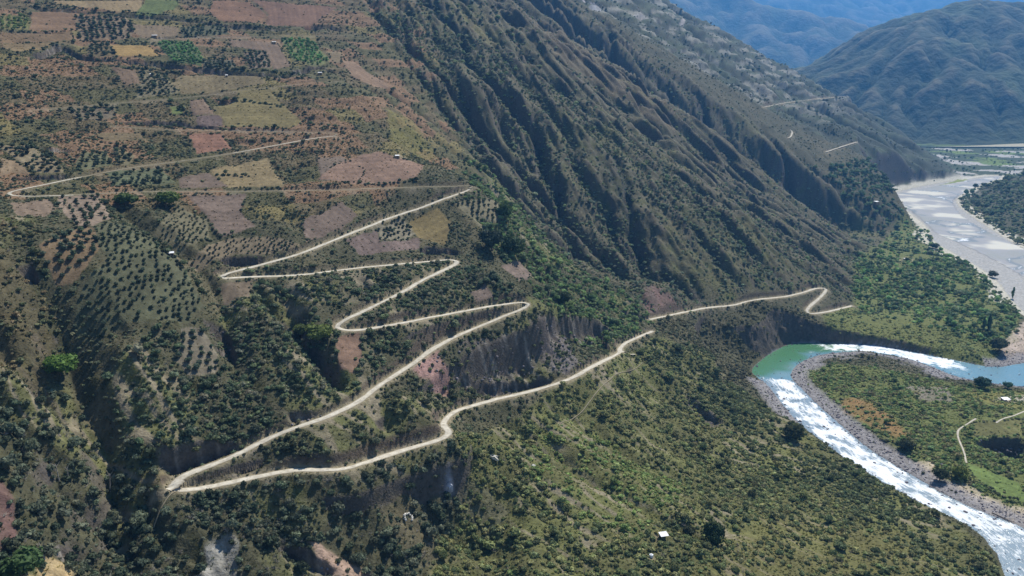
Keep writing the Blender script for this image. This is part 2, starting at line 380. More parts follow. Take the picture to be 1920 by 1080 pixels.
# (outline, colour as seen, tree rows: 0 none, else spacing in metres, tint of rows, label)
FIELDS = [
 (f1([(310,0),(800,0),(830,50),(760,75),(480,40),(310,20)]), (150,126,84), 0, 0, 'straw coloured field along the top edge of the hillside'),
 (f1([(820,0),(1000,0),(1010,30),(880,85),(760,80)]), (92,108,52), 0, 0, 'small green field beside the straw field at the top'),
 (f1([(1200,0),(1400,10),(1500,80),(1420,130),(1230,110),(1170,60)]), (132,94,68), 0, 0, 'reddish ploughed field crossed by dark furrows at the top'),
 (f1([(1420,0),(1900,40),(1740,150),(1500,140),(1510,80)]), (128,92,72), 0, 0, 'reddish brown field sloping under a pale track'),
 (f1([(0,90),(120,85),(180,130),(170,160),(0,165)]), (108,104,56), 6, 1, 'yellow green orchard high up at the left border'),
 (f1([(170,60),(440,60),(520,110),(420,170),(160,165),(180,120)]), (134,102,72), 0, 0, 'tan field with a few dark bushes right of the yellow green orchard'),
 (f1([(0,175),(400,175),(420,225),(0,240)]), (122,96,64), 0, 0, 'long brown field below the tan field at the left border'),
 (f1([(0,245),(330,235),(230,280),(100,290),(0,262)]), (128,106,68), 0, 0, 'narrow wedge of tan field above the dark bank'),
 (f1([(420,90),(700,90),(780,170),(700,220),(450,220)]), (128,108,84), 7, 0, 'pale orchard with spaced trees below the straw field'),
 (f1([(700,130),(1000,150),(1000,200),(800,215)]), (124,104,78), 0, 0, 'tan strip between two orchards'),
 (f1([(1010,150),(1250,140),(1300,195),(1030,205)]), (84,88,64), 6, 0, 'dark close planted orchard above the highest track'),
 (f1([(620,250),(840,255),(900,315),(640,310)]), (156,124,62), 0, 0, 'bright golden stubble field on the upper hillside'),
 (f1([(490,240),(610,240),(650,310),(500,320)]), (112,98,66), 6, 0, 'little orchard left of the golden stubble field'),
 (f1([(880,240),(1080,230),(1150,330),(1130,370),(970,350)]), (78,100,58), 5.5, 2, 'vivid green orchard right of the golden stubble field'),
 (f1([(1150,330),(1300,330),(1330,390),(1140,380)]), (100,100,80), 5.5, 0, 'greyish orchard under the vivid green orchard'),
 (f1([(1370,290),(1490,290),(1530,380),(1400,390)]), (122,104,86), 6, 0, 'pinkish orchard plot with small dark trees'),
 (f1([(1290,220),(1560,240),(1640,370),(1540,385),(1490,285),(1300,260)]), (118,96,78), 0, 0, 'reddish grey field right of the pinkish orchard'),
 (f1([(1580,220),(1740,220),(1860,340),(1760,370),(1640,330)]), (106,112,62), 6, 2, 'light green orchard plot near the crest of the terraces'),
 (f1([(1840,290),(1920,280),(1920,360),(1875,350)]), (126,108,78), 0, 0, 'tan corner field beside the light green orchard'),
 (f1([(620,370),(760,390),(790,470),(700,480)]), (118,94,72), 0, 0, 'reddish tan plot under the long dark bank'),
 (f1([(770,375),(930,420),(1010,520),(760,550),(800,470)]), (120,112,84), 6, 0, 'pale gridded orchard in the middle of the terraces'),
 (f1([(1010,420),(1460,410),(1500,470),(1250,512),(1030,530),(960,470)]), (126,110,74), 0, 0, 'dotted tan field above the high track'),
 (f1([(1340,515),(1530,500),(1560,560),(1700,680),(1640,718),(1270,712),(1190,600),(1330,570)]), (130,116,66), 0, 0, 'large yellowish field crossed by faint dark lines'),
 (f1([(1060,565),(1150,555),(1210,640),(1080,640)]), (138,112,90), 0, 0, 'small pinkish plot left of the large yellowish field'),
 (f1([(380,615),(640,595),(640,660),(450,680)]), (110,98,78), 6.5, 0, 'lilac grey orchard plot below the high track'),
 (f1([(1100,650),(1230,645),(1250,705),(1120,705)]), (108,88,84), 0, 0, 'purple brown plot above the dark bank'),
 (f1([(500,745),(800,745),(820,785),(600,790)]), (122,104,70), 0, 0, 'tan strip below the dark bank'),
 (f1([(1060,752),(1240,750),(1310,830),(1110,865)]), (146,100,78), 0, 0, 'red earth field above the middle road'),
 (f1([(0,810),(150,810),(340,920),(360,970),(200,970),(100,900),(0,830)]), (126,112,84), 5.5, 0, 'dotted orchard at the left border above the hairpin'),
 (f1([(450,850),(600,850),(640,930),(420,960)]), (92,94,64), 5.5, 0, 'dim green orchard above the left hairpin road'),
 (f1([(640,830),(760,870),(740,930),(650,930)]), (112,104,72), 5.5, 0, 'little tan orchard touching the left hairpin road'),
 (f1([(0,880),(90,900),(170,970),(60,965),(0,980)]), (140,116,86), 0, 0, 'bare tan field above the crumbling bank at the left hairpin'),
 (f1([(600,965),(900,945),(990,1030),(640,1040)]), (92,100,70), 6, 0, 'dark orchard in straight rows between two roads'),
 (f1([(1170,955),(1500,890),(1600,1050),(1280,1055)]), (142,122,80), 0, 0, 'large pale tan field between the two middle roads'),
 (f1([(1000,1000),(1170,970),(1280,1050),(1020,1055)]), (118,98,84), 0, 0, 'purple brown field left of the pale tan field'),
 (f1([(1780,890),(1920,880),(2060,960),(2000,1030),(1800,1010)]), (114,96,82), 0, 0, 'mauve field right of the dark scrub'),
 (f1([(960,600),(1040,590),(1030,640),(970,640)]), (98,112,50), 0, 0, 'small bright green plot among dark trees'),
 (f4([(330,25),(560,15),(630,140),(530,195),(430,190),(330,90)]), (136,116,98), 6.5, 0, 'pinkish bare orchard below the left hairpin road'),
 (f4([(200,300),(480,190),(535,210),(560,330),(480,420),(400,480),(320,470)]), (128,104,74), 6, 0, 'tan orchard dotted with dark trees on the left spur'),
 (f4([(560,180),(680,180),(960,330),(1050,450),(1130,620),(1060,740),(850,720),(520,760),(380,650),(480,480),(600,380),(560,300)]), (86,90,64), 4.3, 0, 'dense green orchard covering the left spur'),
 (f4([(1020,770),(1130,760),(1230,900),(1220,1000),(1060,1030),(1000,950)]), (128,118,98), 5.5, 0, 'small pale orchard at the foot of the left spur'),
 (f4([(60,60),(270,40),(330,90),(250,140),(100,150)]), (134,112,92), 0, 0, 'bare pinkish ground under the left hairpin road'),
 (f4([(850,200),(1000,80),(1160,150),(1180,260),(960,290),(900,270)]), (112,106,78), 4.0, 0, 'finely planted pale field right of the tree lined gully'),
 (f4([(1060,20),(1380,10),(1350,120),(1440,200),(1240,250),(1150,130)]), (118,98,86), 0, 0, 'mauve bare field below the long straight road'),
 (f4([(990,335),(1260,260),(1500,250),(1680,290),(1690,310),(1520,350),(1330,345),(1180,385),(1040,370)]), (128,112,86), 4.0, 0, 'ribbed tan field above the hairpin with the dark bank'),
 (f4([(1700,160),(1920,60),(2010,130),(1920,205),(1720,280)]), (118,98,86), 0, 0, 'mauve field above the rising road'),
 (f4([(1230,500),(1420,500),(1400,600),(1260,590)]), (108,92,74), 0, 0, 'brown bare ground below the hairpin with the dark bank'),
 (f5([(200,200),(340,150),(420,230),(380,270),(220,270)]), (126,118,96), 5, 0, 'pale dotted orchard below the rising road'),
 (f5([(20,270),(200,215),(220,285),(440,262),(440,325),(100,355),(70,320)]), (116,96,90), 0, 0, 'mauve slope between the rising road and the road below it'),
 (f5([(370,170),(540,85),(620,170),(600,250),(590,300),(440,265)]), (124,106,58), 0, 0, 'ochre grass field with lone dark bushes below the rising road'),
 (f5([(640,62),(760,50),(900,80),(880,170),(740,150),(660,90)]), (126,118,90), 5, 0, 'pale dotted plot beside the end of the rising road'),
 (f5([(-30,820),(100,790),(130,950),(60,1010),(-10,990)]), (136,104,84), 0, 0, 'red brown bare plot below the left bend of the middle road'),
 (f5([(900,420),(1000,390),(1080,470),(1000,500)]), (116,98,88), 0, 0, 'mauve scree patch below the green gully'),
 (f5([(720,560),(800,520),(860,590),(760,618)]), (116,98,88), 0, 0, 'mauve patch above the right hairpin'),
 (f2([(0,340),(70,340),(160,410),(280,490),(200,500),(60,430)]), (142,112,86), 0, 0, 'reddish triangle of field at the end of the terraces'),
 (f2([(0,910),(200,850),(470,930),(430,1000),(40,1030),(-140,1000)]), (140,108,88), 0, 0, 'reddish field with a white hut above the long straight road'),
 (f9([(1600,440),(1900,560),(1960,660),(1910,660),(1780,620),(1620,500)]), (104,128,52), 0, 0, 'bright green meadow under the dark river terrace'),
 (f9([(1640,215),(1910,200),(1910,285),(1640,300)]), (112,112,56), 0, 0, 'yellow green meadow on top of the river terrace'),
 ([(1742,345),(1752,338),(1795,333),(1815,336),(1800,341),(1760,345)], (150,165,72), 0, 0, 'bright yellow green field beside the wide far river bed'),
 ([(1182,20),(1192,20),(1222,34),(1216,36)], (150,145,140), 0, 0, 'pale strip of field high on the far slope'),
 ([(1274,-3),(1292,-3),(1300,5),(1283,5)], (205,175,160), 0, 0, 'palest field on the crest of the far slope'),
 ([(1288,20),(1304,19),(1310,26),(1292,28)], (190,170,160), 0, 0, 'pale square field below the crest of the far slope'),
 ([(1316,33),(1330,28),(1341,30),(1338,35)], (195,172,160), 0, 0, 'pale lens shaped field near the shoulder of the far slope'),
 ([(1352,31),(1368,33),(1369,37),(1355,36)], (180,165,155), 0, 0, 'small pale field at the shoulder of the far slope'),
 ([(1266,39),(1286,41),(1288,45),(1272,45)], (180,170,165), 0, 0, 'pale field in the middle of the far terraces'),
 ([(1085,0),(1105,0),(1118,7),(1100,8)], (160,155,160), 0, 0, 'pale strip at the top left of the far terraces'),
 ([(1100,14),(1118,14),(1131,21),(1122,22)], (150,150,155), 0, 0, 'pale strip below the top of the far terraces'),
]
# bare or differently coloured ground without a sharp border: outline, colour, amount
PATCHES = [
 (f5([(420,960),(560,890),(590,1000),(620,1100),(540,1140),(420,1050)]), (166,130,122), 1.0),
 (f5([(1100,700),(1250,720),(1350,950),(1250,1010),(1150,900)]), (140,130,135), .55),
 (f5([(1720,530),(1840,560),(1900,650),(1740,700),(1690,620)]), (122,96,92), .9),
 (f9([(1300,430),(1420,430),(1450,520),(1600,560),(1850,680),(1960,690),(1960,800),(1750,720),(1560,600),(1450,540),(1330,470)]), (196,180,156), 1.0),
 (f9([(890,70),(1000,80),(1150,160),(1280,290),(1200,310),(1050,220),(900,130)]), (138,108,72), .9),
 (f9([(1240,10),(1500,20),(1520,100),(1340,100)]), (128,118,112), .8),
 ([(0,905),(22,930),(38,985),(10,1035),(-40,1040),(-40,900)], (108,82,78), .9),
 ([(30,1085),(60,1055),(105,1035),(140,1060),(150,1090)], (182,158,118), .95),
 ([(575,1025),(600,1018),(660,1045),(710,1085),(640,1090),(590,1050)], (176,148,130), 1.0),
 ([(405,1010),(440,1002),(460,1040),(440,1085),(330,1085)], (176,172,166), .6),
 ([(830,905),(848,900),(852,925),(838,930)], (170,170,180), .9),
 ([(800,880),(900,900),(960,960),(920,990),(830,930)], (120,112,108), .25),
 ([(700,930),(760,930),(860,1050),(800,1060),(720,990)], (124,112,88), .4),
 (f2([(250,600),(420,680),(540,900),(430,880),(280,780)]), (112,106,60), .8),
 (f2([(640,0),(760,80),(900,200),(860,240),(700,110),(600,20)]), (112,106,66), .8),
 (f2([(1000,40),(1300,230),(1560,420),(1900,640),(1880,800),(1560,560),(1200,280)]), (108,96,78), .7),
 (f5([(980,620),(1080,600),(1250,650),(1200,700),(1050,690)]), (110,112,66), .8),
 ([(255,885),(320,870),(325,905),(270,905)], (120,108,80), .7),
 ([(268,915),(330,905),(340,920),(300,925)], (165,150,130), .7),
 ([(1800,735),(1925,735),(1925,770),(1860,760)], (122,116,66), .8),
 ([(1868,748),(1890,742),(1925,742),(1925,752),(1890,755)], (190,180,170), .8),
 ([(1880,640),(1925,600),(1925,670),(1895,672),(1875,660)], (190,172,158), .9),
 ([(1600,590),(1770,600),(1760,660),(1640,630),(1560,610)], (104,106,60), .6),
 ([(0,455),(60,520),(95,620),(60,700),(0,720),(-60,600)], (102,88,64), .4),
 ([(1430,960),(1700,1000),(1750,1080),(1300,1080)], (112,100,58), .25),
]
PATCHES += [([(x - 13, y - 3), (x + 2, y - 7), (x + 15, y - 2), (x + 11, y + 6), (x - 9, y + 7)], (150, 134, 110), .75) for x, y in ((1244,1006),(1221,1044),(745,296),(514,82),(290,70),(284,142),(425,144),(1698,488),(322,480))]
# cover: outline, share covered, size range (m), tints, share of trees, share of bare grey shrubs, label
REG = [
 ('terraces', [(-200,-250),(700,-250),(900,340),(640,420),(0,370),(-300,370)], .38, (1.5,3.6), [(64,68,50),(54,60,44),(76,76,54)], .06, .0),
 ('left slope', [(-400,360),(60,400),(130,700),(60,900),(-400,900)], .6, (2.2,5.0), [(88,78,52),(78,74,48),(64,66,42),(56,60,40)], .04, .06),
 ('mid slope', [(430,515),(640,505),(860,490),(1000,570),(840,640),(700,730),(480,835),(250,845),(200,690),(300,600),(400,640)], .88, (2.4,5.2), [(56,66,46),(48,58,42),(66,74,48),(72,72,56)], .05, .03),
 ('cliff foot', [(700,730),(840,640),(1000,575),(1220,610),(1160,660),(840,780),(640,870),(480,850)], .80, (2.4,5.0), [(58,64,42),(50,56,40),(70,72,46)], .05, .05),
 ('ravine', [(-300,690),(100,690),(260,820),(340,920),(640,890),(840,830),(900,900),(720,1150),(-400,1150)], .74, (2.6,6.2), [(46,54,40),(56,62,48),(66,70,54),(40,48,36)], .10, .22),
 ('lower slope', [(850,815),(1160,670),(1230,630),(1400,700),(1470,770),(1580,868),(1700,940),(1800,985),(1870,1050),(1910,1120),(1900,1250),(700,1250),(880,900)], .66, (2.2,5.4), [(78,84,46),(66,74,42),(92,92,52),(58,66,40),(80,80,48)], .04, .05),
 ('green hollow', [(1060,780),(1300,920),(1180,1010),(1060,960),(980,880)], .7, (2.0,4.6), [(86,98,48),(74,88,42),(96,102,54)], .03, .0),
 ('river edge', [(1200,640),(1360,660),(1500,800),(1760,960),(1880,1080),(1700,1030),(1500,900),(1350,780)], .8, (2.4,5.4), [(62,70,42),(54,62,40),(76,80,48)], .04, .0),
 ('green gully', [(870,290),(930,330),(1010,400),(1080,490),(1230,600),(1130,640),(1010,560),(940,480),(880,400)], .8, (2.6,5.6), [(76,92,50),(66,82,46),(58,70,46)], .16, .0),
 ('gullied face', [(600,-250),(1200,-250),(1340,80),(1480,180),(1600,270),(1690,400),(1650,450),(1600,560),(1400,550),(1230,590),(1080,500),(930,330),(800,180),(690,20)], .62, (1.8,4.6), [(72,80,62),(64,70,56),(80,84,62),(76,86,56)], .34, .0),
 ('cliff bank', [(1220,605),(1400,570),(1520,590),(1600,640),(1430,640),(1400,690),(1300,650)], .78, (2.4,5.0), [(66,66,46),(58,60,44),(74,72,50)], .06, .0),
 ('river flats', [(1600,480),(1690,395),(1745,430),(1770,470),(1830,505),(1910,570),(1910,640),(1860,655),(1700,615),(1600,570)], .66, (1.8,5.8), [(70,92,50),(62,82,46),(84,106,56),(54,70,46),(88,96,60),(78,86,60)], .4, .0),
 ('flats rim', [(1540,590),(1600,575),(1860,650),(1880,680),(1800,675),(1660,640),(1560,625)], .75, (2.2,4.4), [(88,94,52),(72,82,48),(98,98,58)], .06, .0),
 ('peninsula', [(1505,680),(1560,672),(1700,700),(1800,722),(1930,735),(1930,960),(1840,940),(1700,850),(1590,775),(1520,710)], .86, (2.2,4.6), [(78,92,48),(68,84,46),(92,98,54),(84,82,52)], .06, .0),
 ('foot woods', [(1540,330),(1640,300),(1720,318),(1765,340),(1700,356),(1664,368),(1690,398),(1650,445),(1600,380)], .85, (3.0,6.5), [(60,76,52),(54,68,48),(68,84,56)], .5, .0),
 ('right hill', [(1790,400),(1800,360),(1880,325),(2400,300),(2400,700),(1925,475),(1850,420)], .72, (3.5,6.5), [(74,84,56),(64,74,50),(84,90,62)], .4, .0),
]
GAP = None

# ------------------------------------------------------------------ shape the relief
ROADD = np.full((NR, NC), 1e9); RZ = np.zeros((NR, NC))
ROADWV = np.full((NR, NC), 2.5); ISFAR = np.zeros((NR, NC), bool)
for k, P in ROADP.items():
    D, ZL, S, A, L = line_field(P, 30)
    m = D < ROADD
    ROADD = np.where(m, D, ROADD); RZ = np.where(m, ZL, RZ); ROADWV = np.where(m, ROADW[k], ROADWV)
FIELDW = [unproj(L)[:, :2] for L, *_ in FIELDS]
PATCHW = [unproj(L)[:, :2] for L, *_ in PATCHES]
REGW = [unproj(L)[:, :2] for n_, L, *_ in REG]
FID = np.zeros((NR, NC), int)
FWX = 2.2 * fbm(GX, GY, 16, 3, 15); FWY = 2.2 * fbm(GX, GY, 16, 3, 16)
for k, P in enumerate(FIELDW): FID[in_poly(GX + FWX, GY + FWY, P)] = k + 1
WOB = (3.0 * pn(GX / 9, GY / 9, 5), 3.0 * pn(GX / 9, GY / 9, 6))
RWOB = lambda x, y: (x + 13 * fbm(x, y, 45, 3, 91), y + 13 * fbm(x, y, 45, 3, 92))
def soft(P, w):
    m = in_poly(GX + WOB[0] * w, GY + WOB[1] * w, P).astype(float); return m
def gblur(a, n): return blur(a, n)
def n_b(x, y): return fbm(x, y, 110, 3, 57)
def n_a(x, y): return fbm(x, y, 18, 2, 43)

SPURQ = lambda x, y: (x - 683) * .45 + (y - 1493) * .89
FACE = gblur((in_poly(GX, GY, REGW[9]) & (SPURQ(GX, GY) < 110)).astype(float), 14)
LOW = gblur((in_poly(GX, GY, REGW[5]) | in_poly(GX, GY, REGW[4]) | in_poly(GX, GY, REGW[2]) | in_poly(GX, GY, REGW[3]) | in_poly(GX, GY, REGW[1]) | in_poly(GX, GY, REGW[8]) | in_poly(GX, GY, REGW[7])).astype(float), 10)
FLAT = gblur((in_poly(GX, GY, REGW[11]) | in_poly(GX, GY, REGW[12]) | in_poly(GX, GY, REGW[13])).astype(float), 6)
FIELDM = gblur((FID > 0).astype(float), 4)
FREE = sstep(5, 26, ROADD)
GUL = RA.get(DA, GX, GY); GUL2 = RB.get(DB, GX, GY)
STR = (0.16 + 0.5 * FACE + 0.34 * LOW * (1 - FACE)) * (1 - FLAT) * (1 - .85 * FIELDM)
hillw = sstep(4, 30, ZB)
UP = np.where(GY > 1900, sstep(1900, 2060, GY), 0)
Z = ZB + GUL * STR * FREE * hillw * (1 - UP) + GUL2 * 0.9 * hillw * UP * sstep(4, 30, ROADD)
LSC = np.clip(GY / 700, .7, 4)
Z += FREE * hillw * (1 - .8 * FIELDM) * (1 - FLAT) * (2.6 * fbm(GX, GY, 34, 3, 21) + 1.1 * fbm(GX, GY, 9, 2, 22) + 2.0 * FACE * np.abs(fbm(GX, GY, 26, 3, 27)))
Z += (1 - hillw) * .5 * fbm(GX, GY, 20, 3, 23) * FREE
for L, dep, wid in RAVINES:
    P = densify(smooth_line(unproj(L), 1), 4); D, ZL, S, A, LL = line_field(P, wid * 2.2)
    tp = sstep(0, 60, A) * sstep(0, 40, LL - A + 20)
    Z -= dep * tp * np.clip(1 - D / wid * (1 + .25 * pn(GX / 14, GY / 14, 31)), 0, 1) ** 1.15 * (D < 1e8) * sstep(4, 16, ROADD)
ROCK = np.zeros((NR, NC))
for L, hgt, run, wid in SCARPS:
    P = densify(smooth_line(unproj(L), 1), 3); D, ZL, S, A, LL = line_field(P, run + 12)
    sg = np.where(D < 1e8, np.sign(S) * D, -1e6)
    sg = sg + 1.2 * pn(GX / 6, GY / 6, 41) + 2.0 * pn(GX / 17, GY / 17, 42) * min(1, hgt / 8)
    tp = sstep(0, min(14, LL / 4), A) * sstep(0, min(14, LL / 4), LL - A)
    f = sstep(0, wid, sg) * (1 - sstep(wid, run, sg))
    far = sstep(2.0, 6.0, ROADD)
    Z -= hgt * tp * f * far
    ROCK = np.maximum(ROCK, tp * sstep(-.5, wid * .4, sg) * (1 - sstep(wid * 1.2, wid * 2.0 + run * .35, sg)))
ps_ = GX * .615 + GY * .789; ts_ = -GX * .789 + GY * .615
hm2 = ((H2 > H1) & (GY > 1900)) * sstep(90, 200, ZB)
tz = (ZB + 9 * n_b(GX, GY)) / 17.0; fr2 = tz - np.floor(tz); Z += hm2 * sstep(4, 20, ROADD) * 8.0 * (sstep(.72, .98, fr2) - fr2)
Z += gblur(((H2 > H1) & (GY > 1900)).astype(float), 4) * sstep(20, 90, ZB) * sstep(4, 40, ROADD) * (30 * np.abs(pn(((GX - 1500) * .49 + (GY - 2700) * .87) / 120 + .6 * n_b(GX, GY), ((GX - 1500) * -.87 + (GY - 2700) * .49) / 520, 68)) - 10)
ter2 = gblur(in_poly(GX, GY, REGW[0]).astype(float), 6) * (1 - FIELDM); tz = (ZB + 4 * n_b(GX, GY)) / 8.0; fr2 = tz - np.floor(tz); Z += ter2 * sstep(6, 16, ROADD) * 2.4 * (sstep(.72, .98, fr2) - fr2)
RIB = np.abs(pn(ps_ / 7 + .6 * n_a(GX, GY), ts_ / 26, 44)) + .6 * np.abs(pn(ps_ / 3.2, ts_ / 13, 45))
PK01 = .8 * gblur(np.maximum(in_poly(GX, GY, PATCHW[0]), in_poly(GX, GY, PATCHW[1])).astype(float), 4)
Z += np.maximum(gblur(ROCK, 2), PK01) * sstep(3, 7, ROADD) * (3.0 * RIB - 1.2 + 1.2 * pn(GX / 5, GY / 5, 46))
ang_ = np.arctan2(GY - 2493, GX + 563); pf_ = ang_ * 1500; tf_ = np.hypot(GX + 563, GY - 2493)
wf_ = fbm(GX, GY, 120, 3, 47)
RIBF = np.abs(pn(pf_ / 15 + .7 * wf_, tf_ / 110, 48)) + .5 * np.abs(pn(pf_ / 7.5 + .9 * wf_, tf_ / 52, 49)) + .3 * np.abs(pn(pf_ / 4 + 1.2 * wf_, tf_ / 26, 50))
BIGG = np.abs(pn(pf_ / 72 + .5 * wf_, tf_ / 560, 58)) + .42 * np.abs(pn(pf_ / 40 + .75 * wf_, tf_ / 260, 59))
Z += FACE * sstep(12, 60, ROADD) * hillw * (6.5 * RIBF - 2.8 + 24.0 * BIGG - 10.5) * np.clip(GY / 1000, .6, 1.4)
# roads cut into the hillside
w = ROADWV + 0.9
lo = RZ - 0.85 * np.maximum(ROADD - w, 0) - 3 * np.maximum(ROADD - 14, 0); hi = RZ + 1.9 * np.maximum(ROADD - w, 0) + 3 * np.maximum(ROADD - 12, 0)
Z = np.where(ROADD < 30, np.minimum(np.maximum(Z, lo), hi), Z)
CUT = ((ROADD < 11) & (Z > RZ + .8) & (np.abs(Z - hi) < .3)).astype(float)
# river and its banks
RVD = line_field(RIV, 60)[0]; RIN = in_poly(GX, GY, RIV[:, :2])
BANK = [((1430,650),1.7),((1500,620),2.2),((1600,630),2.2),((1700,645),1.8),((1800,672),.5),((1870,680),.2),((1400,700),.5),((1530,690),.06),((1600,680),.06),((1680,690),.06),((1760,705),.06),((1850,735),.3),
        ((1500,705),.10),((1540,740),.10),((1600,795),.12),((1680,850),.12),((1760,900),.12),((1840,945),.10),((1900,965),.08),((1420,730),.14),((1455,765),.16),((1520,830),.6),((1600,890),.7),((1700,950),.7),((1800,1000),.7),((1850,1050),.6)]
bw = np.array([unproj_plane([p])[0][:2] for p, k in BANK]); bk = np.array([k for p, k in BANK])
near = (RVD < 60) | RIN
acc = np.zeros((NR, NC)); wt = np.zeros((NR, NC))
for (x, y), k in zip(bw, bk):
    q = 1.0 / (((GX - x) ** 2 + (GY - y) ** 2) ** 1.6 + 1); acc += q * k; wt += q
BK = acc / wt
RVW = RVD + 1.5 * pn(GX / 7, GY / 7, 51) + 2.5 * pn(GX / 22, GY / 22, 52)
bank = 0.35 + np.maximum(RVW, 0) * BK + np.where(BK > 1, 2.0 * np.abs(pn(GX / 8, GY / 8, 53)) * np.minimum(RVW, 8) / 4, 0)
Z = np.where(near & ~RIN, np.maximum(np.minimum(Z, bank), 0.25), Z)
Z = np.where(RIN, -0.25 - np.minimum(RVD * .35, 1.6), Z)
GRAV = np.where(near & ~RIN & (BK < .3), 1 - sstep(np.where(BK < .075, 17, 10), np.where(BK < .075, 30, 21), RVW), 0); GRAV = np.maximum(GRAV, RIN * 1.0)
BANKR = np.where(near & ~RIN & (BK > .9) & (Z > bank - .5), 1.0, 0)
# far river bed
FD = line_field(FRIV, 80)[0]; FIN = in_poly(GX, GY, FRIV[:, :2])
fz = floor_z(GX, GY)
Z = np.where(FIN, fz - .2, Z)
Z = np.where(~FIN & (FD < 80), np.maximum(np.minimum(Z, fz + .4 + np.maximum(FD - 4, 0) * .35 + 2.0 * np.maximum(FD - 28, 0)), fz + .3), Z)

# slope
dZdX = np.gradient(Z, axis=1) / np.gradient(GX, axis=1)
dZdY = np.gradient(Z, axis=0) / np.gradient(GY, axis=0) - dZdX * U
SLOPE = np.hypot(dZdX, dZdY)

# ------------------------------------------------------------------ ground colours (what the ground is made of)
n1 = fbm(GX, GY, 60, 4, 61); n2 = fbm(GX, GY, 14, 3, 62); n3 = fbm(GX, GY, 180, 3, 63); n4 = pn(GX / 3.2, GY / 3.2, 64)
def mix(a, b, t): return a + (b - a) * np.clip(t, 0, 1)[..., None]
K = np.zeros((NR, NC, 3)) + C(82, 80, 60)
K = mix(K, C(96, 90, 68), sstep(-.1, .5, n1)); K = mix(K, C(66, 66, 44), sstep(.0, .5, n2))
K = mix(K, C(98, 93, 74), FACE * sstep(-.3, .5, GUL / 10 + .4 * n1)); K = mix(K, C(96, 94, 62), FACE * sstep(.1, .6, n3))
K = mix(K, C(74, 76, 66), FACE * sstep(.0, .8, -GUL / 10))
lowm = in_poly(GX, GY, REGW[5]); K = mix(K, C(108, 108, 62), gblur(lowm.astype(float), 8) * (.6 + .5 * n1))
K = mix(K, C(104, 110, 62), FLAT * .85)
TER = gblur(in_poly(GX, GY, REGW[0]).astype(float), 6)
tq = ps_ + 14 * n1; tt_ = ZB + 3 * n1
c1 = rnd(np.floor(tq / 38 + rnd(np.floor(tt_ / 11), np.floor(tt_ / 11), 75) * 5), np.floor(tt_ / 11), 76)
K = mix(K, C(104, 92, 68), TER * .8); K = mix(K, C(132, 104, 80), TER * (c1 > .68) * .75); K = mix(K, C(84, 84, 56), TER * (c1 < .3) * .7); K = mix(K, C(122, 112, 72), TER * ((c1 > .45) & (c1 < .58)) * .7)
flo = ((Z < fz + 9) & ~FIN & (GY > 1950)).astype(float); cellv = rnd(np.floor((GX + GY * .3) / 85 + n1), np.floor(GY / 120 + .3 * n1), 73)
K = mix(K, C(66, 78, 54), flo * .9); K = mix(K, C(104, 122, 66), flo * (cellv > .74)); K = mix(K, C(170, 166, 160), flo * (cellv > .9))
H2m = ((H2 > H1) & (GY > 1900)).astype(float) * sstep(6, 20, H2); H2m = gblur(H2m, 3)
SCAR = sstep(.60, .92, 1 - np.abs(pn(ps_ / 13 + .8 * n1, ts_ / 70, 65)) * 2.2 + .5 * n3) * LOW * (1 - FIELDM) * sstep(-.15, .2, n1)
K = mix(K, C(108, 110, 68), LOW * sstep(-.12, .3, n1) * .7); K = mix(K, C(140, 128, 110), SCAR * .75)
SPILL = np.where((ROADD < 13) & (Z < RZ), sstep(.0, .45, pn(ps_ / 9, ts_ / 30, 66) + .3 * n2), 0) * (1 - sstep(4, 12, ROADD)); K = mix(K, C(146, 134, 114), SPILL * .4)
qq = (GX - 1500) * .49 + (GY - 2700) * .87
cell = rnd(np.floor(qq / 55 + .8 * n3), np.floor(Z / 11 + .7 * n1), 71)
K = mix(K, C(72, 76, 62), H2m); K = mix(K, C(142, 138, 126), H2m * (cell > .78) * sstep(130, 260, Z) * .8); K = mix(K, C(80, 88, 66), H2m * (cell < .3) * .7)
K = mix(K, C(78, 78, 60), ((H4 > 5) & (GY > 1250) & (GX > 800)).astype(float) * .8)
K = mix(K, C(92, 84, 80), sstep(1.4, 2.1, SLOPE + .3 * n2) * .75)
for (L, c, a), P in zip(PATCHES, PATCHW):
    m = gblur(soft(P, 1.3), 2)
    K = mix(K, C(*c), m * a * (0.8 + .5 * n2))
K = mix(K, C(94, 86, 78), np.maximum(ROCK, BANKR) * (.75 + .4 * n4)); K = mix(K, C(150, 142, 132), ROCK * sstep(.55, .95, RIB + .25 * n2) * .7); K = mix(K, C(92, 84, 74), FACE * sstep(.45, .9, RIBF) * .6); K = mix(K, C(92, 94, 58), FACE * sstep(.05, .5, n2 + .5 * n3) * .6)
K = mix(K, C(96, 84, 72), gblur(CUT, 1) * .8 * (1 - ROCK))
K = mix(K, C(142, 138, 138), GRAV * (.85 + .3 * n4))
sandy = np.where((FD < 26 + 18 * n1) & ~FIN & (Z < fz + 12), 1.0, 0)
K = mix(K, C(196, 190, 174), gblur(sandy, 1) * .9)
K = mix(K, C(164, 162, 158), FIN * 1.0)
K = mix(K, C(150, 138, 112), (1 - sstep(.8, 2.6, ROADD - ROADWV + .8 * n4)) * np.where(ROADWV > 2, .75, .2))
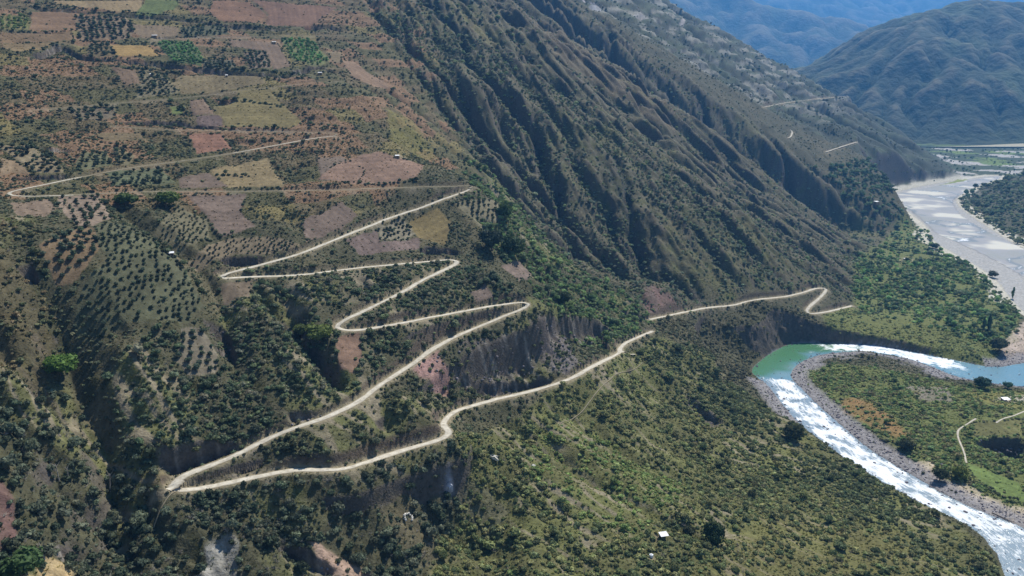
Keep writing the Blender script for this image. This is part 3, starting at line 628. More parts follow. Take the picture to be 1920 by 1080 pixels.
for (L, c, tr, tt, lab), k in zip(FIELDS, range(len(FIELDS))):
    m = FID == k + 1
    v = (1 + .22 * n2 + .22 * n1 + .14 * n4)[m][:, None]; cc = C(*c); gr = cc.mean(); base = .22 * C(92, 84, 62) + .78 * (.82 * cc + .18 * gr)
    e_ = np.roll(FIELDW[k], -1, 0) - FIELDW[k]; i_ = np.argmax(np.hypot(e_[:, 0], e_[:, 1])); a_ = math.atan2(e_[i_, 1], e_[i_, 0]) + (math.pi / 2 if k % 3 == 0 else 0)
    uu = (-GX[m] * math.sin(a_) + GY[m] * math.cos(a_)) + 1.5 * n1[m]
    v = v * (1 + .09 * np.sin(uu * 2 * math.pi / 6.5) + .22 * (rnd(np.floor(uu / 17), np.floor(uu * 0 + k), 97) - .5))[:, None]
    K[m] = base * v
K = np.clip(K * (1 + .10 * n4 + .08 * n2)[..., None], .004, .85)

# ------------------------------------------------------------------ materials
def nmat(name, rough=.9):
    m = bpy.data.materials.new(name); m.use_nodes = True
    b = m.node_tree.nodes['Principled BSDF']; b.inputs['Roughness'].default_value = rough
    b.inputs['Specular IOR Level'].default_value = .15
    return m, m.node_tree, b
def node(nt, t, **kw):
    n = nt.nodes.new(t)
    for k, v in kw.items(): setattr(n, k, v)
    return n
def ground_mat(name, attr='tone', bump=.6, scales=(.35, 1.6), amt=.35):
    m, nt, b = nmat(name, .95)
    at = node(nt, 'ShaderNodeAttribute', attribute_name=attr)
    geo = node(nt, 'ShaderNodeNewGeometry')
    na = node(nt, 'ShaderNodeTexNoise'); na.inputs['Scale'].default_value = scales[0]; na.inputs['Detail'].default_value = 5; na.inputs['Roughness'].default_value = .65
    nt.links.new(geo.outputs['Position'], na.inputs['Vector'])
    mr = node(nt, 'ShaderNodeMapRange'); mr.inputs[1].default_value = .3; mr.inputs[2].default_value = .7
    mr.inputs[3].default_value = 1 - amt; mr.inputs[4].default_value = 1 + amt
    nt.links.new(na.outputs[0], mr.inputs[0])
    mx = node(nt, 'ShaderNodeVectorMath', operation='SCALE')
    nt.links.new(at.outputs['Color'], mx.inputs[0]); nt.links.new(mr.outputs[0], mx.inputs['Scale'])
    nt.links.new(mx.outputs[0], b.inputs['Base Color'])
    nb = node(nt, 'ShaderNodeTexNoise'); nb.inputs['Scale'].default_value = scales[1] * .5; nb.inputs['Detail'].default_value = 4
    nt.links.new(geo.outputs['Position'], nb.inputs['Vector'])
    bp = node(nt, 'ShaderNodeBump'); bp.inputs['Strength'].default_value = bump; bp.inputs['Distance'].default_value = 1.0
    nt.links.new(nb.outputs[0], bp.inputs['Height']); nt.links.new(bp.outputs[0], b.inputs['Normal'])
    return m
M_GROUND = ground_mat('earth_and_scrub')
M_FIELD = ground_mat('field_soil', bump=.35, scales=(.5, 2.0), amt=.2)
M_FAR = ground_mat('mountain_slopes', bump=.9, scales=(.012, .045), amt=.35)
for n_ in M_FAR.node_tree.nodes:
    if n_.type == 'BUMP': n_.inputs['Distance'].default_value = 22.0
    if n_.type == 'TEX_NOISE': n_.inputs['Detail'].default_value = 9

def set_color(me, name, arr):
    a = me.attributes.new(name, 'FLOAT_COLOR', 'POINT')
    d = np.ones((len(arr), 4), np.float32); d[:, :3] = arr; a.data.foreach_set('color', d.ravel())
def attr(me, name, arr, t):
    a = me.attributes.new(name, t, 'POINT'); a.data.foreach_set('value' if t == 'FLOAT' else 'vector', np.ascontiguousarray(arr, np.float32).ravel())
def np_mesh(name, V, Q, cols=None, smooth=True):
    me = bpy.data.meshes.new(name); n = len(V); q = len(Q); k = Q.shape[1]
    me.vertices.add(n); me.vertices.foreach_set('co', np.ascontiguousarray(V, np.float32).ravel())
    me.loops.add(q * k); me.loops.foreach_set('vertex_index', np.ascontiguousarray(Q, np.int32).ravel())
    me.polygons.add(q); me.polygons.foreach_set('loop_start', np.arange(0, q * k, k, dtype=np.int32))
    if smooth: me.polygons.foreach_set('use_smooth', np.ones(q, bool))
    me.update(calc_edges=True)
    if cols is not None: set_color(me, 'tone', cols)
    return me
def link(name, me, mat=None, parent=None, **props):
    o = bpy.data.objects.new(name, me); COL.objects.link(o)
    if mat is not None and me is not None and not me.materials: me.materials.append(mat)
    if parent is not None: o.parent = parent
    for k, v in props.items(): o[k] = v
    return o

# ------------------------------------------------------------------ ground, split into its pieces
CX = .25 * (GX[1:, 1:] + GX[:-1, 1:] + GX[1:, :-1] + GX[:-1, :-1]); CYY = .25 * (GY[1:, 1:] + GY[:-1, 1:] + GY[1:, :-1] + GY[:-1, :-1])
cid = np.zeros(CX.shape, int)
cid[(GRAV[:-1, :-1] > .4)] = 1001
cid[FIN[:-1, :-1] | (sandy[:-1, :-1] > .5)] = 1002
cid[(H2m[:-1, :-1] > .5)] = 1003
cid[((H4 > 4) & (GY > 1250) & (GX > 800) & ~FIN)[:-1, :-1]] = 1004
for k, P in enumerate(FIELDW): cid[in_poly(CX + FWX[:-1, :-1], CYY + FWY[:-1, :-1], P)] = k + 1
VI = np.arange(NR * NC).reshape(NR, NC)
QA = np.stack([VI[:-1, :-1], VI[:-1, 1:], VI[1:, 1:], VI[1:, :-1]], -1).reshape(-1, 4)
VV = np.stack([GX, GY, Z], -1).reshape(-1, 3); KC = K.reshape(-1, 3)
cf = cid.ravel()
def piece(name, sel, mat, **p):
    q = QA[sel]
    if len(q) == 0: return None
    uq, inv = np.unique(q.ravel(), return_inverse=True)
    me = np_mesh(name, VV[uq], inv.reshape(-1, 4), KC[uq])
    return link(name, me, mat, kind='structure', **p)
piece('hillside_ground', cf == 0, M_GROUND, label='scrub covered mountainside falling from the terraces to the river')
piece('gravel_bank', cf == 1001, M_GROUND, label='grey gravel and cobble banks along the white water')
piece('river_bed', cf == 1002, M_GROUND, label='wide pale sand and gravel bed of the far river')
piece('far_hill', cf == 1003, M_GROUND, label='hazy spur with pale terraces behind the gullied face')
piece('right_hill', cf == 1004, M_GROUND, label='dark bushy hill at the right edge beyond the river bed')
for k, F_ in enumerate(FIELDS):
    piece('orchard_plot' if F_[2] else 'field', cf == k + 1, M_FIELD, label=F_[4])

# ------------------------------------------------------------------ far mountains
def ridge(X, Y, L, slope, near=None):
    W = []
    for px, py, s in L:
        a, b, c = rays(px, py); W.append((a * s, b * s, H0 + c * s))
    W = np.array(W); best = np.full(X.shape, -1e9)
    for a, b in zip(W[:-1], W[1:]):
        d = b - a; L2 = d[0] ** 2 + d[1] ** 2
        t = np.clip(((X - a[0]) * d[0] + (Y - a[1]) * d[1]) / L2, 0, 1)
        r = np.hypot(X - a[0] - t * d[0], Y - a[1] - t * d[1])
        best = np.maximum(best, a[2] + t * d[2] - slope * spos(r - 60, 120))
    return best
def far_land(Rr, ridges, dx, K_, base, detail, names, floor_cut):
    fX, fY = Rr.X, Rr.Y
    E = [ridge(fX, fY, L, sl) for L, sl in ridges]
    zfar = smax(np.maximum.reduce(E + [np.full(fX.shape, base)]), np.full(fX.shape, base - 3.0), 10)
    up = sstep(base + 4, base + 220, zfar)
    z0 = zfar + up * detail * (.5 * fbm(fX, fY, 900, 3, 81) + 1.0 * (.33 - np.abs(fbm(fX + 200 * fbm(fX, fY, 900, 2, 87), fY, 480, 5, 88, .58))) + .6 * fbm(fX, fY, 260, 5, 82, .66))
    ze = erode(z0.copy(), dx, K_, 12, .01)
    ze = ze + np.clip(blur(z0 - ze, 40), 0, 500)
    ze = np.maximum(ze, base - 4) + up * .07 * detail * (.4 - np.abs(fbm(fX, fY, 110, 3, 83)))
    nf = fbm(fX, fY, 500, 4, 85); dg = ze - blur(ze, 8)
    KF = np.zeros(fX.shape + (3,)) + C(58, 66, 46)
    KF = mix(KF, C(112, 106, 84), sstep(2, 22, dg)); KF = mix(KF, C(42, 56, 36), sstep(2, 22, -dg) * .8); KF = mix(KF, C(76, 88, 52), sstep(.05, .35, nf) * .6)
    flat_ = ze < base + 8; cellf = rnd(np.floor(fX / 120 + nf), np.floor(fY / 60), 86)
    KF = mix(KF, C(66, 80, 54), flat_ * 1.0); KF = mix(KF, C(92, 108, 62), flat_ * (cellf > .6)); KF = mix(KF, C(170, 166, 158), flat_ * (cellf > .97) * 1.0)
    fi = np.arange(fX.size).reshape(fX.shape)
    fq = np.stack([fi[:-1, :-1], fi[:-1, 1:], fi[1:, 1:], fi[1:, :-1]], -1).reshape(-1, 4)
    fid = np.argmax(np.stack([np.full(fX.shape, base + 14.)] + E), 0)[:-1, :-1].ravel()
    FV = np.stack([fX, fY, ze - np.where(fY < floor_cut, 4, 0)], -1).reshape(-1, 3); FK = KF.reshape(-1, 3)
    for k, (nm, lab) in enumerate(names):
        q = fq[fid == k]
        if not len(q): continue
        uq, inv = np.unique(q.ravel(), return_inverse=True)
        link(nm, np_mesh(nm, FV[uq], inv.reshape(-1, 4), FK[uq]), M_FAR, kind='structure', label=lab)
    return ze.max()
zm1 = far_land(Raster(300, 6200, 3250, 7900, 24), [([(1606,120,4500),(1640,92,4400),(1700,54,4300),(1760,27,4300),(1850,12,4350),(1920,8,4400),(2200,-10,4600),(2700,20,4700)], .46)], 24, .075, 14., 120,
         [('valley_floor', 'flat farmed valley floor at the foot of the far mountains'), ('mountain', 'broad blue green mountain closing the valley on the right')], 3420)
zm2 = far_land(Raster(-2500, 13500, 7600, 20500, 72), [([(1000,-90,9600),(1330,-2,9600),(1400,8,9400),(1500,26,9200),(1560,42,9300),(1640,76,9400),(1700,112,9500)], .5),
         ([(900,-240,16000),(1400,-90,16000),(1560,-40,16500),(1700,-60,16500),(1900,-120,16500),(2500,-140,16500)], .46)], 72, .06, 16., 260,
         [('valley_floor', 'distant valley floor between the blue mountains'), ('mountain', 'hazy blue mountain with a sloping crest in the notch of the valley'), ('mountain', 'palest blue mountain wall filling the top of the view')], 0)
zmx = max(zm1, zm2)

# ------------------------------------------------------------------ roads and paths
def road_mat(name, c0, c1, c2):
    m, nt, b = nmat(name, .95)
    geo = node(nt, 'ShaderNodeNewGeometry'); na = node(nt, 'ShaderNodeTexNoise'); na.inputs['Scale'].default_value = .32; na.inputs['Detail'].default_value = 6; na.inputs['Roughness'].default_value = .7
    nt.links.new(geo.outputs['Position'], na.inputs['Vector'])
    cr = node(nt, 'ShaderNodeValToRGB'); cr.color_ramp.elements[0].position = .32; cr.color_ramp.elements[1].position = .62
    cr.color_ramp.elements[0].color = (*C(*c0), 1); cr.color_ramp.elements[1].color = (*C(*c1), 1); nt.links.new(na.outputs[0], cr.inputs[0])
    at = node(nt, 'ShaderNodeAttribute', attribute_name='across'); mr = node(nt, 'ShaderNodeMapRange'); mr.inputs[1].default_value = .55; mr.inputs[2].default_value = 1.0; mr.inputs[3].default_value = 0; mr.inputs[4].default_value = 1
    ab = node(nt, 'ShaderNodeMath', operation='ABSOLUTE'); nt.links.new(at.outputs['Fac'], ab.inputs[0])
    md = node(nt, 'ShaderNodeMath', operation='MULTIPLY_ADD'); md.inputs[1].default_value = .9; md.inputs[2].default_value = -.45; nt.links.new(na.outputs[0], md.inputs[0])
    ad = node(nt, 'ShaderNodeMath', operation='ADD'); nt.links.new(ab.outputs[0], ad.inputs[0]); nt.links.new(md.outputs[0], ad.inputs[1]); nt.links.new(ad.outputs[0], mr.inputs[0])
    mx = node(nt, 'ShaderNodeMix', data_type='RGBA'); nt.links.new(mr.outputs[0], mx.inputs[0]); nt.links.new(cr.outputs[0], mx.inputs[6]); mx.inputs[7].default_value = (*C(*c2), 1)
    nt.links.new(mx.outputs[2], b.inputs['Base Color']); return m
M_ROAD = road_mat('pale_gravel', (160, 152, 136), (210, 202, 184), (128, 118, 98))
M_TRACK = road_mat('earth_track', (116, 107, 88), (158, 148, 127), (96, 89, 68))
def ribbon(name, P, hw, dz, mat, **p):
    P = np.asarray(P); T = np.gradient(P[:, :2], axis=0); T /= np.linalg.norm(T, axis=1)[:, None] + 1e-9
    Nn = np.stack([-T[:, 1], T[:, 0]], 1); n = len(P)
    ar = np.arange(n) * 3.0
    wl = hw * (1 + .36 * pn(ar / 21, ar * 0 + .5, 3) + .26 * pn(ar / 4, ar * 0 + .3, 4)); wr = hw * (1 + .36 * pn(ar / 21, ar * 0 + 7.5, 5) + .26 * pn(ar / 4, ar * 0 + 3.3, 4))
    rows = []
    for f, crown in ((-1.0, -.14), (-.45, .03), (.45, .03), (1.0, -.14)):
        ww = (wl if f < 0 else wr)[:, None] * f
        xy = P[:, :2] + Nn * ww
        rows.append(np.concatenate([xy, (P[:, 2] + dz + crown)[:, None]], 1))
    V = np.stack(rows, 1).reshape(-1, 3); i = np.arange(n - 1)[:, None] * 4 + np.arange(3)[None]
    Q = np.stack([i, i + 1, i + 5, i + 4], -1).reshape(-1, 4)
    me = np_mesh(name, V, Q); attr(me, 'across', np.tile([-1., -.45, .45, 1.], n), 'FLOAT')
    return link(name, me, mat, kind='structure', **p)
RL = {'track': 'thin pale track winding up through the fields from the end of the wide road', 'switchback': 'pale dirt road climbing the slope in wide hairpins', 'upper': 'dim dirt track leaving the top hairpin to the left', 'high': 'narrow dirt track across the upper terraces',
      'top': 'highest pale track below the orchards at the top', 'right': 'pale dirt road on the right running down to the river flats', 'far_bend': 'dirt road crossing the hazy far spur',
      'far_low': 'short stretch of dirt road low on the hazy far spur', 'far_bit': 'bend of dirt road on the edge of the gullied face'}
for k, P in ROADP.items():
    Q = P.copy(); Q[:, 2] = np.maximum(P[:, 2], gsample(Z, P[:, 0], P[:, 1]))
    if k == 'track':
        qx, qy, _ = project(Q[:, 0], Q[:, 1], Q[:, 2]); br = ((qx < 150) & (qy > 318)) | ((qx > 430) & (qy < 300)); cut = [0] + [i for i in range(1, len(br)) if br[i] != br[i - 1]] + [len(br)]
        nl = ['long straight dim stretch of track below the reddish field with a hut', 'bright hairpin of the track at the left border', 'dim middle stretch of track behind the dark orchard', 'bright last stretch of track rising to the upper hairpin']
        for c, (a_, b_) in enumerate(zip(cut[:-1], cut[1:])):
            if b_ - a_ > 4: ribbon('road', Q[a_:min(b_ + 1, len(Q))], 1.6 if br[a_] else 1.35, .22, M_ROAD if br[a_] else M_TRACK, label=nl[min(c, 3)])
        continue
    ribbon('road', Q, ROADW[k], .22 if not k.startswith('far') else 2.2, M_ROAD if k in ('switchback', 'right') or k.startswith('far') else M_TRACK, label=RL[k])
PL = {'bend': 'wide pale apron of the lowest left hairpin', 'slope': 'thin pale footpath slanting over the lower slope', 'field': 'curved pale footpath between the meadows on the peninsula', 'bank': 'pale path at the right edge above the meadow',
      'ravine': 'faint path leaving the lowest left hairpin', 'spur': 'short pale pull out beside the bend of the lower road'}
for k, P in PATHP.items():
    Q = P.copy(); Q[:, 2] = gsample(Z, P[:, 0], P[:, 1]); z = Q[:, 2]
    for _ in range(4): z[1:-1] = np.maximum(z[1:-1], .25 * (z[2:] + z[:-2]) + .5 * z[1:-1])
    ribbon('path', Q, 1.6 if k == 'spur' else 3.4 if k == 'bend' else .85 if k in ('field', 'bank') else .42, .2, M_ROAD if k in ('spur', 'bend', 'field', 'bank') else M_TRACK, label=PL[k])

# ------------------------------------------------------------------ water
def water_mat():
    m, nt, b = nmat('river_water', .12)
    at = node(nt, 'ShaderNodeAttribute', attribute_name='tone'); fo = node(nt, 'ShaderNodeAttribute', attribute_name='foam'); fl = node(nt, 'ShaderNodeAttribute', attribute_name='flow')
    mp = node(nt, 'ShaderNodeVectorMath', operation='MULTIPLY'); mp.inputs[1].default_value = (.13, .55, 1)
    nt.links.new(fl.outputs['Vector'], mp.inputs[0])
    n_ = node(nt, 'ShaderNodeTexNoise'); n_.inputs['Scale'].default_value = 1.0; n_.inputs['Detail'].default_value = 6; n_.inputs['Roughness'].default_value = .7; n_.inputs['Distortion'].default_value = .8
    nt.links.new(mp.outputs[0], n_.inputs['Vector'])
    ad = node(nt, 'ShaderNodeMath', operation='SUBTRACT'); nt.links.new(n_.outputs[0], ad.inputs[0])
    iv = node(nt, 'ShaderNodeMath', operation='MULTIPLY_ADD'); iv.inputs[1].default_value = -.62; iv.inputs[2].default_value = .86
    nt.links.new(fo.outputs['Fac'], iv.inputs[0]); nt.links.new(iv.outputs[0], ad.inputs[1])
    mu = node(nt, 'ShaderNodeMath', operation='MULTIPLY', use_clamp=True); mu.inputs[1].default_value = 4.5; nt.links.new(ad.outputs[0], mu.inputs[0])
    mx = node(nt, 'ShaderNodeMix', data_type='RGBA'); nt.links.new(mu.outputs[0], mx.inputs[0]); nt.links.new(at.outputs['Color'], mx.inputs[6]); mx.inputs[7].default_value = (.80, .82, .85, 1)
    nt.links.new(mx.outputs[2], b.inputs['Base Color'])
    ro = node(nt, 'ShaderNodeMath', operation='MULTIPLY_ADD'); ro.inputs[1].default_value = .7; ro.inputs[2].default_value = .18
    nt.links.new(mu.outputs[0], ro.inputs[0]); nt.links.new(ro.outputs[0], b.inputs['Roughness']); b.inputs['Specular IOR Level'].default_value = .35
    bp = node(nt, 'ShaderNodeBump'); bp.inputs['Strength'].default_value = .5; bp.inputs['Distance'].default_value = .5
    nt.links.new(n_.outputs[0], bp.inputs['Height']); nt.links.new(bp.outputs[0], b.inputs['Normal'])
    return m
M_WATER = water_mat(); M_SILT = water_mat(); M_SILT.name = 'shallow_silty_water'; b_ = M_SILT.node_tree.nodes['Principled BSDF']; b_.inputs['Specular IOR Level'].default_value = .06
for l_ in list(b_.inputs['Roughness'].links): M_SILT.node_tree.links.remove(l_)
b_.inputs['Roughness'].default_value = .6
def line_param(X, Y, P):
    best = np.full(X.shape, 1e18); s_ = np.zeros(X.shape); d_ = np.zeros(X.shape); arc = 0
    for a, b in zip(P[:-1], P[1:]):
        L = math.hypot(*(b - a)[:2]); ux, uy = (b - a)[:2] / L
        dx = X - a[0]; dy = Y - a[1]; t = np.clip(dx * ux + dy * uy, 0, L); r = np.hypot(dx - t * ux, dy - t * uy)
        m = r < best; best = np.where(m, r, best); s_ = np.where(m, arc + t, s_); d_ = np.where(m, r * np.sign(dx * uy - dy * ux), d_); arc += L
    return s_, d_
def water(name, poly, step, zf, center, foamf, tonef, label, grow=2.0, mat=None):
    x = np.arange(poly[:, 0].min() - 4, min(poly[:, 0].max(), 2200) + 4, step); y = np.arange(poly[:, 1].min() - 4, poly[:, 1].max() + 4, step)
    X, Y = np.meshgrid(x, y)
    ins = in_poly(X, Y, poly[:, :2]) & (np.abs(X / Y) < .95)
    ins = blur(ins.astype(float), int(math.ceil(grow))) > .02
    ii = np.arange(X.size).reshape(X.shape)
    q = np.stack([ii[:-1, :-1], ii[:-1, 1:], ii[1:, 1:], ii[1:, :-1]], -1)[ins[:-1, :-1]].reshape(-1, 4)
    uq, inv = np.unique(q.ravel(), return_inverse=True)
    xx = X.ravel()[uq]; yy = Y.ravel()[uq]
    s_, d_ = line_param(xx, yy, center)
    fo = foamf(xx, yy, s_, d_); tn = tonef(xx, yy, s_, d_)
    zz = zf(xx, yy) + fo * (.45 * fbm(s_ / 2.2, d_, 4, 3, 7) + .15 * pn(xx / 1.7, yy / 1.7, 3))
    me = np_mesh(name, np.stack([xx, yy, zz], 1), inv.reshape(-1, 4), tn)
    attr(me, 'foam', fo, 'FLOAT'); attr(me, 'flow', np.stack([s_, d_, np.zeros_like(s_)], 1), 'FLOAT_VECTOR')
    return link(name, me, mat or M_WATER, kind='structure', label=label)
cen = unproj_plane([(2200,715),(1900,704),(1840,698),(1780,690),(1720,675),(1640,656),(1560,655),(1500,668),(1455,690),(1450,710),(1500,765),(1560,812),(1640,868),(1740,925),(1820,970),(1890,1020),(1960,1090),(2030,1150)])
def mark(L, xx, yy, r):
    """weights of named stretches of the river"""
    o = []
    for p in L:
        w_ = unproj_plane([p])[0]; o.append(np.exp(-((xx - w_[0]) ** 2 + (yy - w_[1]) ** 2) / (2 * r * r)))
    return np.max(o, 0)
arc_of = lambda p: line_param(np.array([unproj_plane([p])[0][0]]), np.array([unproj_plane([p])[0][1]]), cen)[0][0]
sA, sB, sC, sD, sE = arc_of((1800,690)), arc_of((1590,655)), arc_of((1520,662)), arc_of((1452,706)), arc_of((1850,990))
def foam_near(x, y, s, d):
    f = sstep(sA - 45, sA + 30, s) * (1 - sstep(sB, sC + 4, s)) * (0.75 + .5 * sstep(-9, 3, d))
    f = np.maximum(f, .62 * np.exp(-((d - 4) / 4.0) ** 2) * sstep(sB - 10, sB + 5, s) * (1 - sstep(sC - 5, sC + 26, s)))
    g = sstep(sD - 8, sD + 18, s) * (1 - .45 * sstep(sE - 10, sE + 40, s))
    eg = gsample(np.where(RIN, RVD, 0), x, y); ef = sstep(.3, 3.2, eg + 2.2 * pn(x / 5, y / 5, 18))
    return np.clip((.35 + .65 * ef) * np.maximum(f, g) * (.77 + .6 * fbm(x, y, 14, 3, 9) + .35 * fbm(s / 3.0, d, 7, 2, 19)), 0, 1.0)
def tone_near(x, y, s, d):
    n = len(x); t = np.zeros((n, 3)) + C(104, 142, 156)
    gw = mark([(1412,694),(1425,690),(1440,680),(1455,672),(1470,662),(1490,652),(1510,648),(1530,650),(1550,648),(1575,648),(1455,685),(1480,668)], x, y, 17)
    t = mix(t, C(74, 122, 86), sstep(.25, .8, gw)); t = mix(t, C(122, 148, 150), .7 * mark([(1490,690),(1470,702)], x, y, 7))
    return mix(t, C(138, 148, 154), .8 * sstep(sD, sD + 20, s))
water('river', RIV, 1.1, lambda x, y: np.zeros(x.shape), cen, foam_near, tone_near, 'river bending below the slope from green pool to white rapids')
fcen = unproj_floor([(2200,660),(1925,520),(1850,470),(1790,430),(1740,400),(1720,375),(1790,350),(1870,334)])
def foam_far(x, y, s, d):
    b = np.abs(fbm(x + 30 * fbm(x, y, 120, 2, 3), y, 150, 3, 33) - .02)
    return np.clip(.15 + .7 * (1 - sstep(.0, .035, b)) + .2 * fbm(x, y, 60, 2, 4), 0, .9)
def tone_far(x, y, s, d):
    t = np.zeros((len(x), 3)) + C(152, 152, 154); k = fbm(x, y, 90, 3, 34); b = np.abs(fbm(x + 30 * fbm(x, y, 120, 2, 3), y, 150, 3, 33) - .02)
    t = mix(t, C(146, 148, 146), sstep(.0, .3, k)); t = mix(t, C(206, 202, 188), sstep(.02, .3, -k) * .9)
    t = mix(t, C(112, 124, 132), (1 - sstep(.025, .085, b)) * .9)
    return t
FW = [(1664,370),(1690,382),(1718,400),(1745,424),(1760,440),(1800,455),(1850,478),(1900,505),(1925,520),(2150,640),(2150,580),(1925,472),(1880,452),(1840,432),(1800,408),(1785,390),(1780,372),(1828,352),(1870,338),(1878,332),(1850,334),(1800,342),(1760,349),(1700,360)]
FWP = smooth_line(np.vstack([unproj_floor(FW), unproj_floor(FW[:1])]), 1)
water('river', FWP, 5.0, lambda x, y: floor_z(x, y) + .12, fcen, foam_far, tone_far, 'wide silty braided river beyond the green flats', grow=1, mat=M_SILT)

# ------------------------------------------------------------------ plants
def leaf_mat(name, instanced, transl=.34):
    m = bpy.data.materials.new(name); m.use_nodes = True; nt = m.node_tree; b = nt.nodes['Principled BSDF']; out = nt.nodes['Material Output']
    b.inputs['Roughness'].default_value = .75; b.inputs['Specular IOR Level'].default_value = .15
    if instanced:
        at = node(nt, 'ShaderNodeAttribute', attribute_name='tint', attribute_type='INSTANCER'); csock = at.outputs['Color']
    else:
        at = node(nt, 'ShaderNodeObjectInfo'); csock = at.outputs['Color']
    geo = node(nt, 'ShaderNodeNewGeometry'); na = node(nt, 'ShaderNodeTexNoise'); na.inputs['Scale'].default_value = .9; na.inputs['Detail'].default_value = 3
    nt.links.new(geo.outputs['Position'], na.inputs['Vector'])
    mr = node(nt, 'ShaderNodeMapRange'); mr.inputs[1].default_value = .3; mr.inputs[2].default_value = .7; mr.inputs[3].default_value = .62; mr.inputs[4].default_value = 1.38
    nt.links.new(na.outputs[0], mr.inputs[0])
    mx = node(nt, 'ShaderNodeVectorMath', operation='SCALE'); nt.links.new(csock, mx.inputs[0]); nt.links.new(mr.outputs[0], mx.inputs['Scale'])
    nt.links.new(mx.outputs[0], b.inputs['Base Color'])
    tr = node(nt, 'ShaderNodeBsdfTranslucent'); nt.links.new(mx.outputs[0], tr.inputs['Color'])
    ms = node(nt, 'ShaderNodeMixShader'); ms.inputs[0].default_value = transl
    nt.links.new(b.outputs[0], ms.inputs[1]); nt.links.new(tr.outputs[0], ms.inputs[2]); nt.links.new(ms.outputs[0], out.inputs[0])
    return m
M_LEAF_I = leaf_mat('leaves_of_cover', True); M_LEAF = leaf_mat('leaves', False)
M_BARK, nt, b = nmat('bark', .9); b.inputs['Base Color'].default_value = (*C(104, 92, 78), 1)
def dry_mat(name, inst):
    m, nt, b = nmat(name, .9); geo = node(nt, 'ShaderNodeNewGeometry'); na = node(nt, 'ShaderNodeTexNoise'); na.inputs['Scale'].default_value = .7
    nt.links.new(geo.outputs['Position'], na.inputs['Vector']); cr = node(nt, 'ShaderNodeValToRGB')
    cr.color_ramp.elements[0].color = (*C(120, 112, 100), 1); cr.color_ramp.elements[1].color = (*C(186, 178, 166), 1)
    nt.links.new(na.outputs[0], cr.inputs[0]); nt.links.new(cr.outputs[0], b.inputs['Base Color']); return m
M_DRY = dry_mat('dry_twigs', 0)

import bmesh
_bm = bmesh.new(); bmesh.ops.create_icosphere(_bm, subdivisions=2, radius=1)
ICO = np.array([v.co[:] for v in _bm.verts]); ICOF = np.array([[v.index for v in f.verts] for f in _bm.faces]); _bm.free()
_bm = bmesh.new(); bmesh.ops.create_icosphere(_bm, subdivisions=1, radius=1)
ICO1 = np.array([v.co[:] for v in _bm.verts]); ICOF1 = np.array([[v.index for v in f.verts] for f in _bm.faces]); _bm.free()
def foliage(r, lobes, nleaf, lsize, flat=.75, zc=.7, spread=.55, ico=(ICO1, ICOF1)):
    """a crown: uneven lobes set round the middle, clad in leaf sprays; unit radius about 1, base near z=0"""
    V, Fq = [], []; n0 = 0; cs = []
    for k in range(lobes):
        a = r.uniform(0, 2 * np.pi); d = spread * math.sqrt(r.uniform(0, 1)) if k else 0
        rad = r.uniform(.42, .68) if k else .66
        c = np.array([d * math.cos(a), d * math.sin(a), zc * r.uniform(.75, 1.25) - .25 * d]); cs.append((c, rad))
        P = ico[0] * (rad * .84) * (1 + .16 * r.standard_normal((len(ico[0]), 1))) * np.array([1, 1, flat]) + c
        V.append(P); Fq += [list(f + n0) for f in ico[1]]; n0 += len(P)
    for k in range(nleaf):
        c, rad = cs[r.integers(len(cs))]
        d = r.standard_normal(3); d[2] = abs(d[2]) * .9 - .25; d /= np.linalg.norm(d)
        p = c + d * rad * np.array([1, 1, flat]) * r.uniform(.86, 1.16)
        nn = d + .7 * r.standard_normal(3); nn /= np.linalg.norm(nn)
        t = np.cross(nn, r.standard_normal(3)); t /= np.linalg.norm(t); bt = np.cross(nn, t)
        s = lsize * r.uniform(.6, 1.35)
        Q = np.array([p - t * s - bt * s * .5, p + t * s * .2 - bt * s * .7, p + t * s + bt * s * .3, p - t * s * .1 + bt * s * .75])
        V.append(Q); Fq.append([n0, n0 + 1, n0 + 2, n0 + 3]); n0 += 4
    return np.vstack(V), Fq
def trunkgeo(r, h, rad, limbs=4, sides=6, lean=.08):
    V, Fq = [], []; n0 = 0
    def tube(p0, p1, r0, r1):
        nonlocal n0
        d = p1 - p0; L = np.linalg.norm(d); d = d / L; a = np.cross(d, [.3, .9, .1]); a /= np.linalg.norm(a); b_ = np.cross(d, a)
        for p, rr in ((p0, r0), (p1, r1)):
            for k in range(sides):
                t = 2 * math.pi * k / sides; V.append(p + (a * math.cos(t) + b_ * math.sin(t)) * rr)
        for k in range(sides): Fq.append([n0 + k, n0 + (k + 1) % sides, n0 + sides + (k + 1) % sides, n0 + sides + k])
        Fq.append([n0 + sides + k for k in range(sides)])
        n0 += 2 * sides
    top = np.array([r.uniform(-lean, lean), r.uniform(-lean, lean), h]); mid = top * .55
    tube(np.array([0, 0, -.15]), mid, rad, rad * .75); tube(mid, top, rad * .75, rad * .4)
    for k in range(limbs):
        a = 2 * math.pi * k / max(limbs, 1) + r.uniform(-.4, .4); st = mid + (top - mid) * r.uniform(0, .8)
        tube(st, st + np.array([math.cos(a) * .42, math.sin(a) * .42, r.uniform(.25, .5)]) * h * .6, rad * .4, rad * .14)
    return np.array(V), Fq
def poly_mesh(name, V, Fq, mats, idx=None, smooth=False):
    me = bpy.data.meshes.new(name); me.from_pydata([tuple(v) for v in V], [], Fq)
    for m in mats: me.materials.append(m)
    if idx is not None: me.polygons.foreach_set('material_index', np.array(idx, np.int32))
    if smooth: me.polygons.foreach_set('use_smooth', np.ones(len(Fq), bool))
    me.update(); return me
def join(a, b):
    return np.vstack([a[0], b[0]]), list(a[1]) + [[i + len(a[0]) for i in f] for f in b[1]]
r_ = np.random.default_rng(5)
SHR = [foliage(r_, int(r_.integers(3, 6)), 70, .26, flat=.72, zc=.42) for _ in range(6)]
TRE = []
